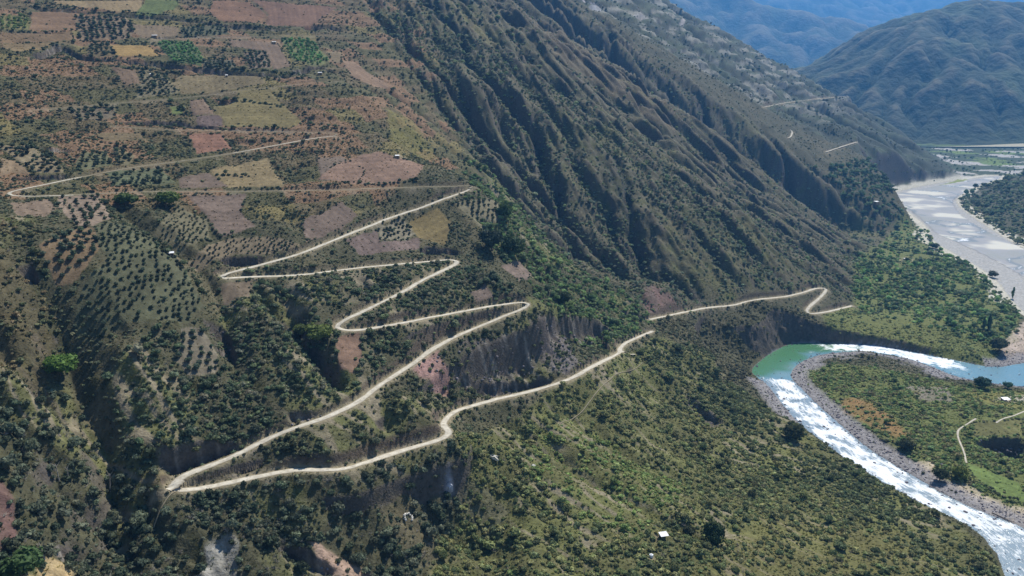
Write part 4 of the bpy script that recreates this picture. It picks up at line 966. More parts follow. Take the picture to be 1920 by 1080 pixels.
for _ in range(5):
    cr_ = foliage(r_, int(r_.integers(5, 8)), 130, .24, flat=.85, zc=1.15, spread=.6); tr_ = trunkgeo(r_, 1.0, .09); TRE.append((cr_, tr_))
ORC = []
for _ in range(3):
    cr_ = foliage(r_, 4, 60, .24, flat=.82, zc=.82, spread=.36); tr_ = trunkgeo(r_, .6, .09, 3); ORC.append((cr_, tr_))
POP = []
for _ in range(3):
    V, Fq = [], []; n0 = 0
    base = (np.zeros((0, 3)), [])
    for q in range(7):
        c = foliage(r_, 2, 26, .3, flat=1.25, zc=.0, spread=.2); sc = .62 * math.sin(math.pi * (q + 1.1) / 8.4) + .12
        base = join(base, (c[0] * np.array([sc, sc, sc * 1.2]) + np.array([r_.uniform(-.07, .07), r_.uniform(-.07, .07), .6 + q * .62]), c[1]))
    POP.append((base, trunkgeo(r_, 1.6, .09, 0)))
DRYS = []
for _ in range(3):
    V, Fq = np.zeros((0, 3)), []
    g = (V, Fq)
    for k in range(16):
        a = r_.uniform(0, 2 * np.pi); e = r_.uniform(.2, 1.3)
        d = np.array([math.cos(a) * math.cos(e), math.sin(a) * math.cos(e), math.sin(e)]); p0 = np.array([r_.uniform(-.15, .15), r_.uniform(-.15, .15), 0])
        L = r_.uniform(.6, 1.1); w_ = .035; s_ = np.cross(d, [0, 0, 1]); s_ /= np.linalg.norm(s_); u_ = np.cross(d, s_)
        m_ = p0 + d * L * .55 + .1 * r_.standard_normal(3); e_ = p0 + d * L + .2 * r_.standard_normal(3)
        Vv = []
        for p, ww in ((p0, w_), (m_, w_ * .8), (e_, w_ * .3)): Vv += [p + s_ * ww, p - s_ * ww * .5 + u_ * ww, p - s_ * ww * .5 - u_ * ww]
        Ff = [[i * 3 + j, i * 3 + (j + 1) % 3, i * 3 + 3 + (j + 1) % 3, i * 3 + 3 + j] for i in range(2) for j in range(3)]
        g = join(g, (np.array(Vv), Ff))
    DRYS.append(g)

# proto meshes
def tm(name, ct, mat):
    (a, b) = ct; V, Fq = join(a, b); return poly_mesh(name, V, Fq, [mat, M_BARK], [0] * len(a[1]) + [1] * len(b[1]))
COVER = []   # variants picked by index in the scattered cover
for k, g in enumerate(SHR): COVER.append(poly_mesh('shrub_shape', g[0], g[1], [M_LEAF_I]))
for k, g in enumerate(TRE): COVER.append(tm('tree_shape', g, M_LEAF_I))
for k, g in enumerate(ORC): COVER.append(tm('fruit_tree_shape', g, M_LEAF_I))
for k, g in enumerate(DRYS): COVER.append(poly_mesh('dry_shrub_shape', g[0], g[1], [M_DRY]))
for k in range(3):
    V, Fq = [], []; 
    for b_i in range(9):
        a = r_.uniform(0, 6.28); rr0 = r_.uniform(0, .6); p0 = np.array([rr0 * math.cos(a), rr0 * math.sin(a), -.05]); wv = np.array([-math.sin(a + 1), math.cos(a + 1), 0]) * r_.uniform(.2, .4); tip = p0 + np.array([math.cos(a) * .5, math.sin(a) * .5, r_.uniform(.5, 1.0)])
        n0 = len(V); V += [p0 - wv, p0 + wv, tip + wv * .5, tip - wv * .5]; Fq.append([n0, n0 + 1, n0 + 2, n0 + 3])
    COVER.append(poly_mesh('grass_shape', V, Fq, [M_LEAF_I]))
I_S, I_T, I_O, I_D, I_G = 0, 6, 11, 14, 17
vcol = bpy.data.collections.new('cover_shapes')
for k, me in enumerate(COVER):
    o = bpy.data.objects.new('cover_shape_%02d' % k, me); vcol.objects.link(o)
IND_S = [poly_mesh('shrub', g[0], g[1], [M_LEAF]) for g in SHR]
IND_TC = [poly_mesh('crown', g[0][0], g[0][1], [M_LEAF]) for g in TRE]; IND_TT = [poly_mesh('trunk', g[1][0], g[1][1], [M_BARK]) for g in TRE]
IND_OC = [poly_mesh('crown', g[0][0], g[0][1], [M_LEAF]) for g in ORC]; IND_OT = [poly_mesh('trunk', g[1][0], g[1][1], [M_BARK]) for g in ORC]
IND_PC = [poly_mesh('crown', g[0][0], g[0][1], [M_LEAF]) for g in POP]; IND_PT = [poly_mesh('trunk', g[1][0], g[1][1], [M_BARK]) for g in POP]
IND_D = [poly_mesh('dry_shrub', g[0], g[1], [M_DRY]) for g in DRYS]

# where plants stand
X_, Y_, SZ_, IX_, TN_, RG_ = [], [], [], [], [], []
def add_pts(x, y, size, idx, tint, reg):
    X_.append(x); Y_.append(y); SZ_.append(size); IX_.append(idx); TN_.append(tint); RG_.append(np.full(len(x), reg) if np.isscalar(reg) else reg)
LEAFK = 3.7
def tints(L, n, r):
    A = np.array([C(*c, k=LEAFK) for c in L]) * np.array([1.0, 1.0, .92]); A = .76 * A + .24 * A.mean(1, keepdims=True); t = A[r.integers(len(A), size=n)]
    return t * r.uniform(.62, 1.4, (n, 1)) * r.uniform(.95, 1.05, (n, 3))
ROADDs = np.minimum(ROADD, 1e4)
for k, P in PATHP.items():
    D = line_field(P, 12)[0]; ROADDs = np.minimum(ROADDs, np.where(D < 1e8, D + 1.8, 1e4))
FIDf = FID.astype(float)
RIVf = np.where(RIN, -1.0, np.minimum(RVD, 1e3)); FARf = np.where(FIN, -1.0, np.minimum(FD, 1e3))
BAREF = np.zeros((NR, NC))
for (L, c, a), P in zip(PATCHES, PATCHW): BAREF = np.maximum(BAREF, soft(P, 1.0) * a)
BARE2 = np.maximum(np.maximum(ROCK, BANKR), np.maximum(SCAR, .6 * SPILL))
def scatter(y0, y1, step, r):
    um = .80
    xs = np.arange(-um * y1, um * y1, step); ys = np.arange(y0, y1, step)
    x, y = np.meshgrid(xs, ys); x = (x + r.uniform(-.5, .5, x.shape) * step).ravel(); y = (y + r.uniform(-.5, .5, y.shape) * step).ravel()
    ok = (np.abs(x / y) < um); return x[ok], y[ok]
sr = np.random.default_rng(21)
DRYP = unproj([(320,1000),(440,985),(480,1040),(560,1090),(300,1090)])[:, :2]
for (y0, y1, step, szk) in ((225, 760, 2.2, 1.0), (760, 1250, 3.3, 1.1), (1250, 2000, 7.0, 1.5), (2000, 3250, 14.0, 2.3)):
    x, y = scatter(y0, y1, step, sr)
    z = gsample(Z, x, y); px, py, dd = project(x, y, z)
    vis = (px > -120) & (px < 2040) & (py > -80) & (py < 1160); x, y, z = x[vis], y[vis], z[vis]
    reg = np.full(len(x), -1)
    xw, yw = RWOB(x, y)
    for k, P in enumerate(REGW): reg[in_poly(xw, yw, P) & ((k != 9) | (SPURQ(x, y) < 120))] = k
    fidp = np.rint(gsample(FIDf, x, y)).astype(int); rd = gsample(ROADDs, x, y); rv = gsample(RIVf, x, y); fr = gsample(FARf, x, y)
    bare = gsample(BAREF, x, y); bare2 = gsample(BARE2, x, y); gul = gsample(.6 * GUL + 34 * (BIGG - .36), x, y); sl = gsample(SLOPE, x, y)
    cl = fbm(x, y, 22, 3, 77); cl2 = fbm(x, y, 70, 2, 78)
    dens = np.full(len(x), .40); smin = np.full(len(x), 1.8); smax_ = np.full(len(x), 3.4); trs = np.full(len(x), .08); drs = np.zeros(len(x))
    tint = tints([(66, 72, 52), (78, 80, 58), (58, 64, 46)], len(x), sr)
    for k, (nm, L, d_, (a_, b_), tt, ts, ds) in enumerate(REG):
        m = reg == k; n = int(m.sum())
        if n: dens[m] = d_; smin[m] = a_; smax_[m] = b_; trs[m] = ts; drs[m] = ds; tint[m] = tints(tt, n, sr)
    cl3 = fbm(x, y, 9, 2, 79); pr = dens * (.92 + 1.5 * cl + .9 * cl2 + .8 * cl3)
    tz_ = (gsample(ZB, x, y) + 4 * n_b(x, y)) / 8.0; rz_ = tz_ - np.floor(tz_); pr = np.where((reg == 0) & (rz_ > .72), pr * 2.2 + .1, pr)
    fc = reg == 9
    pr = np.where(fc, np.clip(.66 + .6 * cl - gul * .05, .16, .98), pr); trs = np.where(fc, np.clip(.08 - gul * .028, .02, .5), trs)
    pr = np.where(fidp > 0, .022, pr); pr = pr * np.where(fidp > 0, 1, 1 - .86 * bare)
    pr = pr * (1 - .68 * np.clip(bare2, 0, 1)); pr = np.where(sl > 1.9, pr * .5, pr)
    h2p = (y > 1950) & (z > floor_z(x, y) + 12) & (reg < 0); tint[h2p] = tints([(62, 70, 56), (70, 76, 60), (56, 62, 50)], int(h2p.sum()), sr); pr = np.where(h2p, .8 + 1.6 * cl2 + .8 * cl, pr); trs = np.where(h2p, .2, trs)
    fl2 = (y > 1950) & (z < floor_z(x, y) + 9); tint[fl2] = tints([(52, 66, 48), (60, 76, 50)], int(fl2.sum()), sr); trs = np.where(fl2, .5, trs); pr = np.where(fl2, .34 + .8 * cl2, pr)
    pr = np.where(y > 2000, pr * np.where(reg >= 0, 1, .5), pr)
    size = smin * .62 + (smax_ * .98 - smin * .62) * np.clip(sr.uniform(0, 1, len(x)) ** 2.0 + .35 * cl3, 0, 1.1)
    size = size * np.where(fidp > 0, .75, 1) * szk
    pr = np.where(rd < 2.3 + .42 * size, 0, pr); pr = np.where((rv < 3.5) | ((rv < 28) & (gsample(GRAV, x, y) > .35) & (sr.uniform(0, 1, len(x)) < .93)), 0, pr)
    pr = np.where(fr < 6, 0, pr); pr = np.where((fr < 40) & (z < 14) & (reg < 0), pr * .12, pr)
    pr = np.where((y < 1250) & (rv < 7) & (z < .9), pr * .3, pr)
    dz_ = in_poly(x, y, DRYP); drs = np.where(dz_, .6, drs)
    keep = sr.uniform(0, 1, len(x)) < pr
    x, y, size, tint, reg, trs, drs, fidp = x[keep], y[keep], size[keep], tint[keep], reg[keep], trs[keep], drs[keep], fidp[keep]
    u = sr.uniform(0, 1, len(x)); istree = (u < trs) & (fidp == 0); isdry = (u > 1 - drs) & (fidp == 0)
    idx = np.where(istree, I_T + sr.integers(0, 5, len(x)), np.where(isdry, I_D + sr.integers(0, 3, len(x)), I_S + sr.integers(0, 6, len(x))))
    size = np.where(istree, size * 1.25, size) * .5
    add_pts(x, y, size, idx, tint, reg)
# orchard rows
for k, (F_, P) in enumerate(zip(FIELDS, FIELDW)):
    sp = F_[2]
    if not sp: continue
    e = np.roll(P, -1, 0) - P; i = np.argmax(np.hypot(e[:, 0], e[:, 1])); a = math.atan2(e[i, 1], e[i, 0]); ca, sa = math.cos(a), math.sin(a)
    R = np.hypot(*(P.max(0) - P.min(0))) ; g = np.arange(-R, R, sp); gx, gy = np.meshgrid(g, g * .9); gx = gx + .5 * sp * (np.arange(len(g)) % 2)[:, None]
    c = P.mean(0); jx = sr.uniform(-.24, .24, gx.shape) * sp; jy = sr.uniform(-.24, .24, gx.shape) * sp
    x = (c[0] + (gx + jx) * ca - (gy + jy) * sa).ravel(); y = (c[1] + (gx + jx) * sa + (gy + jy) * ca).ravel()
    m = in_poly(x, y, P) & (gsample(ROADDs, x, y) > 4.5) & (sr.uniform(0, 1, len(x)) < .86 + .3 * fbm(x, y, 25, 2, 8)); x, y = x[m], y[m]; n = len(x)
    small = sp < 4.6
    size = (sr.uniform(.27, .46, n) if not small else sr.uniform(.2, .32, n)) * sp * (1 + .25 * fbm(x, y, 30, 2, 6)) * (.72 if 'bare' in F_[4] else 1)
    tt = [[(52, 60, 44), (44, 52, 40)], [(84, 94, 48), (70, 82, 44)], [(66, 96, 50), (58, 84, 46)]][F_[3]]
    if 'dense green' in F_[4]: size = size * 1.3
    add_pts(x, y, size * 1.05, I_O + sr.integers(0, 3, n), tints(tt, n, sr), 100 + k)
# hedges along banks and field edges
HEDGES = [f1([(160,35),(400,45),(700,65),(960,90),(1200,130),(1640,155)]), f1([(0,170),(400,172)]), f1([(830,240),(1000,207),(1250,205),(1500,205)]), f1([(100,300),(240,275),(330,240)]),
 f1([(130,312),(480,320),(620,325),(960,350),(1150,378),(1640,405)]), f1([(640,690),(1000,715),(1270,722),(1680,728)]), f1([(330,605),(640,575),(1050,545),(1290,505)]), f1([(1700,690),(1920,735)]),
 f1([(0,660),(260,690),(420,760),(600,800)]), f1([(160,800),(340,880),(460,960)]), f4([(560,20),(650,140),(760,200),(900,310),(1060,440),(1140,560)]), f4([(600,60),(700,140),(820,220)]),
 f4([(900,290),(1100,270),(1300,225)]), f4([(150,250),(220,400),(320,500),(260,600)]), f1([(600,1045),(800,1050),(1000,1050)]), f1([(1210,985),(1430,985)]), f1([(1220,560),(1400,570),(1590,600)]),
 f1([(870,830),(740,930)]), f9([(1590,395),(1750,450),(1920,510)]), f9([(1600,540),(1750,610),(1850,640)]), f5([(1000,580),(1200,640),(1260,690)]), f2([(520,770),(640,870),(800,960),(950,1050)]),
 f1([(1500,420),(1600,400),(1750,440)]), f1([(700,380),(900,390),(1010,400)]), f1([(410,225),(830,245)]), f2([(0,1020),(440,1010)]), f1([(930,560),(1060,640)])]
for F_, P2 in zip(FIELDS, FIELDW):
    if F_[2] or P2[:, 1].max() > 1500: continue
    Q2 = densify(np.vstack([P2, P2[:1]]), 2.6); k2 = fbm(Q2[:, 0], Q2[:, 1], 30, 2, 98) > -.02; Q2 = Q2[k2]; n = len(Q2)
    x = Q2[:, 0] + sr.uniform(-1.3, 1.3, n); y = Q2[:, 1] + sr.uniform(-1.3, 1.3, n); m = (gsample(ROADDs, x, y) > 3.5) & (sr.uniform(0, 1, n) < .6); x, y = x[m], y[m]; n = len(x)
    add_pts(x, y, .5 * sr.uniform(1.2, 3.2, n), I_S + sr.integers(0, 6, n), tints([(56, 62, 44), (64, 68, 48), (50, 56, 42)], n, sr), 200)
for L in HEDGES:
    P = densify(unproj(L), 2.4); n = len(P)
    x = P[:, 0] + sr.uniform(-1.6, 1.6, n); y = P[:, 1] + sr.uniform(-1.6, 1.6, n)
    m = (gsample(ROADDs, x, y) > 4.2) & (sr.uniform(0, 1, n) < .8); x, y = x[m], y[m]; n = len(x)
    size = .5 * sr.uniform(1.7, 4.0, n); tr_ = sr.uniform(0, 1, n) < .2
    add_pts(x, y, size * np.where(tr_, 1.3, 1), np.where(tr_, I_T + sr.integers(0, 5, n), I_S + sr.integers(0, 6, n)), tints([(52, 60, 40), (62, 68, 46), (46, 54, 38)], n, sr), 200)
AX, AY, AS, AI, AT, AR = [np.concatenate(a) for a in (X_, Y_, SZ_, IX_, TN_, RG_)]
AZ = gsample(Z, AX, AY)
APX, APY, AD = project(AX, AY, AZ)
inframe = (APX > 4) & (APX < 1912) & (APY > 4) & (APY < 1076)
app = np.where(inframe, AS / AD, 0)
single = np.zeros(len(AX), bool)
def pick(mask, n, q=1.0):
    c = np.nonzero(mask & inframe)[0]; c = c[np.argsort(-app[c])][:n]; single[c] = True; return c
PK_S = pick((AI < I_T), 300); PK_T = pick((AI >= I_T) & (AI < I_O), 230); PK_O = pick((AI >= I_O) & (AI < I_D), 300); PK_D = pick(AI >= I_D, 150)

# labelled by the ground they grow on
ZONE = ['the terraced upper hillside', 'the brownish slope at the left border', 'the wooded slope between the hairpins', 'the steep bank under the upper hairpin road', 'the shaded ravine slopes at the lower left',
        'the olive lower slope', 'the bright green hollow of the lower slope', 'the slope edge above the rapids', 'the green gully beside the gullied face', 'the gullied face',
        'the cliff bank above the green pool', 'the green river flats', 'the rim of the river flats', 'the peninsula inside the river bend', 'the dark woods below the far spur', 'the dark hill beyond the river bed']
def zone(r):
    if r < 0: return 'open hillside ground'
    if r >= 200: return 'a hedge line between the fields'
    if r >= 100: return 'orchard rows'
    return ZONE[int(r)]
def prep(i, o):
    o.location = (AX[i], AY[i], AZ[i] - .12 * AS[i]); s = AS[i]
    o.rotation_euler = (0, 0, random.uniform(0, 6.28)); o.scale = (s * random.uniform(.9, 1.15), s * random.uniform(.9, 1.15), s * random.uniform(.85, 1.2))
def tcol(o, i): o.color = (*AT[i], 1)
MARKS = [(1244,1006,'the white roofed shed'),(1221,1044,'the round white tank'),(1340,1000,'the tall dark tree on the lower slope'),(765,970,'the broken whitish stone ring'),(325,908,'the lowest left hairpin'),
 (836,800,'the sharp bend of the lower road'),(988,568,'the right hairpin of the wide road'),(632,608,'the left hairpin above the red plot'),(415,514,'the hairpin with the dark bank'),(855,488,'the small right hairpin'),
 (926,858,'the cream rock blade'),(842,915,'the blue grey rock slab'),(200,900,'the shaded ravine bottom'),(8,970,'the red scree at the left border'),(650,1050,'the pale scree at the bottom'),(85,1060,'the tan rocks at the bottom left'),
 (430,1040,'the grey twiggy scree'),(112,690,'the bright green domed tree'),(355,660,'the small pale orchard'),(250,560,'the dense spur orchard'),(655,670,'the red brown plot'),(800,720,'the pink scree chute'),(1000,650,'the grey cliff'),
 (1165,660,'the pull out of the lower road'),(1225,608,'the road gap at the knoll'),(1486,805,'the lone dark bush above the rapids'),(1310,760,'the dark rock patch on the slope'),(1440,640,'the cliff bank of the pool'),(1520,550,'the small bend of the right road'),
 (1570,770,'the gravel edge of the peninsula'),(1640,740,'the orange brown patch on the peninsula'),(1800,820,'the curved path on the peninsula'),(1870,850,'the dark river terrace'),(1740,560,'the green river flats'),(950,420,'the pair of tall gully trees'),
 (740,400,'the long rising road'),(300,385,'the bright wide gully trees'),(500,850,'the two converging roads'),(1110,380,'the foot of the gullied face'),(900,200,'the upper gullies'),(1300,330,'the middle of the gullied face'),(1080,700,'the faint slanting footpath'),
 (1110,930,'the bright green hollow'),(1600,1000,'the yellowish slope above the lower rapids'),(1700,980,'the slope edge over the rapids'),(560,960,'the slope under the lower road'),(60,600,'the brownish slope at the left border')]
MXY = np.array([m[:2] for m in MARKS], float)
def where(i):
    d = np.hypot((MXY[:, 0] - APX[i]), (MXY[:, 1] - APY[i]) * 1.2); k = int(np.argmin(d)); dx = APX[i] - MXY[k, 0]; dy = APY[i] - MXY[k, 1]
    if d[k] < 14: p = 'right at'
    elif abs(dx) > 1.3 * abs(dy): p = 'left of' if dx < 0 else 'right of'
    elif abs(dx) > .5 * abs(dy): p = ('uphill left of' if dx < 0 else 'uphill right of') if dy < 0 else ('downhill left of' if dx < 0 else 'downhill right of')
    else: p = 'uphill of' if dy < 0 else 'downhill of'
    return p + ' ' + MARKS[k][2], MARKS[k][2]
_lum = AT.mean(1); _rg = AT[:, 0] / (AT[:, 1] + 1e-6)
_q = {}
def look(i, lo, hi):
    a = 'small' if AS[i] < lo else 'large' if AS[i] > hi else 'medium'
    t = 'brownish' if _rg[i] > 1.0 else 'pale green' if _lum[i] > .30 else 'dark green' if _lum[i] < .17 else 'olive' if _rg[i] > .86 else 'green'
    return a + ' ' + t
def qs(c): return np.quantile(AS[c], [.33, .67])
LS, LT, LD = qs(PK_S), qs(PK_T), qs(PK_D)
for i in PK_S:
    wl, wk = where(i); o = link('shrub', IND_S[AI[i] - I_S], label=look(i, *LS) + ' shrub ' + wl, category='shrub', group='shrubs around ' + wk); prep(i, o); tcol(o, i)
for i in PK_D:
    wl, wk = where(i); o = link('dry_shrub', IND_D[AI[i] - I_D], label=('small' if AS[i] < LD[0] else 'large' if AS[i] > LD[1] else 'medium') + ' leafless grey shrub ' + wl, category='shrub', group='dry shrubs around ' + wk); prep(i, o)
def tree_obj(name, crown, trunk, color, **p):
    e = bpy.data.objects.new(name, None); COL.objects.link(e); e.empty_display_size = 1
    for k, v in p.items(): e[k] = v
    c = link('crown', crown, parent=e); c.color = (*color, 1); link('trunk', trunk, parent=e); return e
for i in PK_T:
    k = AI[i] - I_T; wl, wk = where(i); o = tree_obj('tree', IND_TC[k], IND_TT[k], AT[i], label=look(i, *LT) + ' tree ' + wl, category='tree', group='trees around ' + wk); prep(i, o)
for i in PK_O:
    k = AI[i] - I_O; f_ = int(AR[i]) - 100; fl_ = FIELDS[f_][4]; L_ = np.array(FIELDS[f_][0], float); u_ = (APX[i] - L_[:, 0].min()) / np.ptp(L_[:, 0]); v_ = (APY[i] - L_[:, 1].min()) / np.ptp(L_[:, 1])
    w_ = ('upper' if v_ < .25 else 'high' if v_ < .5 else 'low' if v_ < .75 else 'lower') + ' ' + ('left' if u_ < .25 else 'inner left' if u_ < .5 else 'inner right' if u_ < .75 else 'right')
    o = tree_obj('fruit_tree', IND_OC[k], IND_OT[k], AT[i], label='fruit tree, ' + w_ + ' of ' + fl_, category='tree', group='fruit trees of ' + fl_); prep(i, o)

# everything smaller or farther: one object per kind of cover
def scatter_tree():
    ng = bpy.data.node_groups.new('cover', 'GeometryNodeTree')
    ng.interface.new_socket('Geometry', in_out='INPUT', socket_type='NodeSocketGeometry'); ng.interface.new_socket('Geometry', in_out='OUTPUT', socket_type='NodeSocketGeometry')
    gi = ng.nodes.new('NodeGroupInput'); go = ng.nodes.new('NodeGroupOutput')
    ci = ng.nodes.new('GeometryNodeCollectionInfo'); ci.inputs['Collection'].default_value = vcol; ci.inputs['Separate Children'].default_value = True; ci.inputs['Reset Children'].default_value = True
    ip = ng.nodes.new('GeometryNodeInstanceOnPoints'); ip.inputs['Pick Instance'].default_value = True
    def na(n, t):
        k = ng.nodes.new('GeometryNodeInputNamedAttribute'); k.data_type = t; k.inputs['Name'].default_value = n; return k.outputs['Attribute']
    ng.links.new(gi.outputs[0], ip.inputs['Points']); ng.links.new(ci.outputs[0], ip.inputs['Instance'])
    ng.links.new(na('shape', 'INT'), ip.inputs['Instance Index']); ng.links.new(na('turn', 'FLOAT_VECTOR'), ip.inputs['Rotation']); ng.links.new(na('size', 'FLOAT_VECTOR'), ip.inputs['Scale'])
    ng.links.new(ip.outputs[0], go.inputs[0]); return ng
NG = scatter_tree()
def cover(name, m, label):
    n = int(m.sum())
    if not n: return
    me = bpy.data.meshes.new(name); me.vertices.add(n)
    me.vertices.foreach_set('co', np.stack([AX[m], AY[m], AZ[m] - .12 * AS[m]], 1).astype(np.float32).ravel())
    a = me.attributes.new('shape', 'INT', 'POINT'); a.data.foreach_set('value', AI[m].astype(np.int32))
    s = AS[m][:, None] * np.stack([sr.uniform(.88, 1.18, n), sr.uniform(.88, 1.18, n), sr.uniform(.8, 1.2, n)], 1); attr(me, 'size', s, 'FLOAT_VECTOR')
    attr(me, 'turn', np.stack([sr.uniform(-.12, .12, n), sr.uniform(-.12, .12, n), sr.uniform(0, 6.28, n)], 1), 'FLOAT_VECTOR')
    t = me.attributes.new('tint', 'FLOAT_COLOR', 'POINT'); d = np.ones((n, 4), np.float32); d[:, :3] = AT[m]; t.data.foreach_set('color', d.ravel())
    o = link(name, me, kind='stuff', label=label); md = o.modifiers.new('cover', 'NODES'); md.node_group = NG
rest = ~single
cover('shrub_cover', rest & (AI < I_T), 'dense scrub covering the slopes')
cover('woodland', rest & (AI >= I_T) & (AI < I_O), 'trees crowding the gullies and flats')
cover('orchard_rows', rest & (AI >= I_O) & (AI < I_D), 'small fruit trees in far orchard rows')
cover('dry_scrub', rest & (AI >= I_D) & (AI < I_G), 'leafless grey twigs among the scrub')
tx, ty = scatter(230, 900, 2.1, sr); tz1 = gsample(Z, tx, ty); ax, ay, ad = project(tx, ty, tz1)
ok = (ax > -60) & (ax < 1980) & (ay > -40) & (ay < 1120); tx, ty = tx[ok], ty[ok]
ok = (gsample(ROADDs, tx, ty) > 3.0) & (gsample(RIVf, tx, ty) > 3) & (gsample(GRAV, tx, ty) < .3) & (sr.uniform(0, 1, len(tx)) < np.clip((.75 + 1.2 * fbm(tx, ty, 12, 3, 95)) * (1 - .8 * gsample(BARE2, tx, ty)) * (1 - .6 * gsample(BAREF, tx, ty)) * np.where(gsample(FIDf, tx, ty) > .5, .16, 1), 0, 1))
tx, ty = tx[ok], ty[ok]; n = len(tx); gc = np.stack([gsample(K[..., c], tx, ty) for c in range(3)], 1)
AX, AY = np.concatenate([AX, tx]), np.concatenate([AY, ty]); AZ = np.concatenate([AZ, gsample(Z, tx, ty)]); AS = np.concatenate([AS, sr.uniform(.35, .95, n)]); AI = np.concatenate([AI, I_G + sr.integers(0, 3, n)])
AT = np.concatenate([AT, np.clip(gc * sr.uniform(.7, 1.9, (n, 1)) * np.array([.95, 1.05, .72]), .01, .6)]); rest = np.concatenate([rest, np.ones(n, bool)])
cover('grass_tussocks', AI >= I_G, 'dry grass tussocks and low herbs between the shrubs')
0 and print('flats', np.round(gsample(Z, np.array([427,480,560,600,640,700,760,800]), np.array([970,1050,1200,1300,1400,1500,1700,1900])),1), 'rbf', np.round(gsample(RBG, np.array([427,480,560,600,640,700,760,800]), np.array([970,1050,1200,1300,1400,1500,1700,1900])),1)); print('plants', len(AX), 'singles', int(single.sum()), 'verts', NR * NC)

# ------------------------------------------------------------------ trees that stand out
BIG_C = []
for k in range(4):
    g = foliage(r_, 11, 620, .115, flat=.85, zc=1.15, spread=.68); BIG_C.append(poly_mesh('crown', g[0], g[1], [M_LEAF]))
def ground_at(px, py):
    p = unproj([(px, py)], Z)[0]; return p
def special(kind, px, py, hpx, tint, label, wide=1.0):
    p = ground_at(px, py); d = project(p[0], p[1], p[2])[2]; h = hpx * d / F
    k = random.randrange(3)
    if kind == 'poplar': s = h / 5.2; o = tree_obj('poplar_tree', IND_PC[k], IND_PT[k], C(*tint, k=3.0), label=label, category='tree')
    else: s = h / 1.95; k = random.randrange(4); o = tree_obj('tree', BIG_C[k], IND_TT[k], C(*tint, k=1.75), label=label, category='tree')
    o.location = (p[0], p[1], gsample(Z, p[0], p[1]) - .05 * s); o.scale = (s * wide, s * wide, s); o.rotation_euler = (0, 0, random.uniform(0, 6.28))
for a in [
 ('t',1842,728,26,(44,64,52),'dark round tree at the water edge of the turquoise reach',1.0),
 ('t',1889,728,14,(60,88,70),'smaller pale green tree right of the dark round one by the water',1.0),
 ('t',1340,1022,50,(46,60,36),'tall dark tree with a long shadow on the olive lower slope',.8),
 ('t',1293,1004,22,(50,56,38),'dark bushy tree between the white shed and the tall dark tree',1.0),
 ('t',1486,822,34,(60,64,40),'dark bushy tree standing alone on the bank above the rapids',1.0),
 ('t',112,702,46,(76,98,46),'bright green domed tree above the ravine on the left',1.3),
 ('t',40,1085,62,(62,80,48),'large green tree in the bottom left corner',1.2),
 ('t',312,388,34,(74,88,44),'bright wide tree at the head of the tree lined gully',1.3),
 ('t',236,384,28,(66,80,44),'green wide tree left of the bright one at the gully head',1.3),
 ('t',1058,572,32,(50,60,40),'dark conical tree on the green slope right of the hairpin',.8),
 ('t',946,408,34,(58,74,44),'tall dark tree beside the pale dotted plot',.8),
 ('t',922,470,46,(46,56,44),'left one of two dark trees below the pale dotted plot',.8),
 ('t',962,480,46,(52,66,42),'right one of two dark trees below the pale dotted plot',.9),
 ('t',1873,658,30,(60,66,48),'dark rounded tree at the corner of the flats near the river',.9),
 ('t',1698,842,24,(50,56,38),'dark tree on the gravel edge of the peninsula near the rapids',1.1),
 ('t',1762,900,26,(46,54,34),'dark tree on the pale sand left of the green meadow',.9),
 ('t',1800,896,26,(84,92,42),'yellow green tree at the tip of the green meadow',1.0),
 ('t',1753,466,12,(52,62,48),'dark bush on the sand of the far river bed, nearest the water',1.2),
 ('t',1860,520,14,(56,62,48),'dark bush alone on the pale sand bank of the far river',1.2),
 ('t',600,640,38,(88,98,52),'pale green tree at the left bend of the middle road',1.1),
 ('t',566,628,26,(76,86,50),'smaller green tree left of the pale green one by the bend',1.1),
 ('t',1440,30,1,(60,60,50),'','x'),
 ('poplar',1843,622,34,(48,62,44),'slender dark poplar, left of the pair on the river flats',1.0),
 ('poplar',1853,622,40,(46,60,44),'slender dark poplar, right and taller of the pair on the river flats',1.0),
 ('poplar',1898,560,26,(60,74,48),'slender poplar at the edge of the sand on the right',1.0),
 ('poplar',1850,538,14,(66,80,50),'short slender poplar on the rim of the flats beside the sand',1.0),
]:
    if a[-1] == 'x': continue
    special(*a)

# ------------------------------------------------------------------ boulders
M_STONE = ground_mat('grey_stone', 'none', .5, (.9, 2.5), .3)
nt = M_STONE.node_tree
for n_ in nt.nodes:
    if n_.type == 'VECT_MATH':
        for l in list(n_.inputs[0].links): nt.links.remove(l)
        n_.inputs[0].default_value = tuple(C(128, 122, 126))
BOUL = []
for k in range(4):
    P = ICO * (1 + .22 * r_.standard_normal((len(ICO), 1)) * .6) * np.array([1, .8, .62]); BOUL.append(poly_mesh('boulder', P, [list(f) for f in ICOF], [M_STONE]))
ROCKI = []
for k in range(3):
    P = ICO1 * (1 + .2 * r_.standard_normal((len(ICO1), 1))) * np.array([1, .8, .65]); ROCKI.append((P, ICOF1))
def stones(name, x, y, size, label):
    V, Q = [], []; n0 = 0
    z = gsample(Z, x, y); z = np.where(z < 0, -.05, z)
    for i in range(len(x)):
        P, f = ROCKI[i % 3]; a = random.uniform(0, 6.28); c, s = math.cos(a), math.sin(a)
        p = P * size[i]; V.append(np.stack([p[:, 0] * c - p[:, 1] * s + x[i], p[:, 0] * s + p[:, 1] * c + y[i], p[:, 2] + z[i]], 1)); Q.append(f + n0); n0 += len(P)
    link(name, np_mesh(name, np.vstack(V), np.vstack(Q), smooth=False), M_STONE, kind='stuff', label=label)
x = sr.uniform(230, 640, 60000); y = sr.uniform(430, 900, 60000)
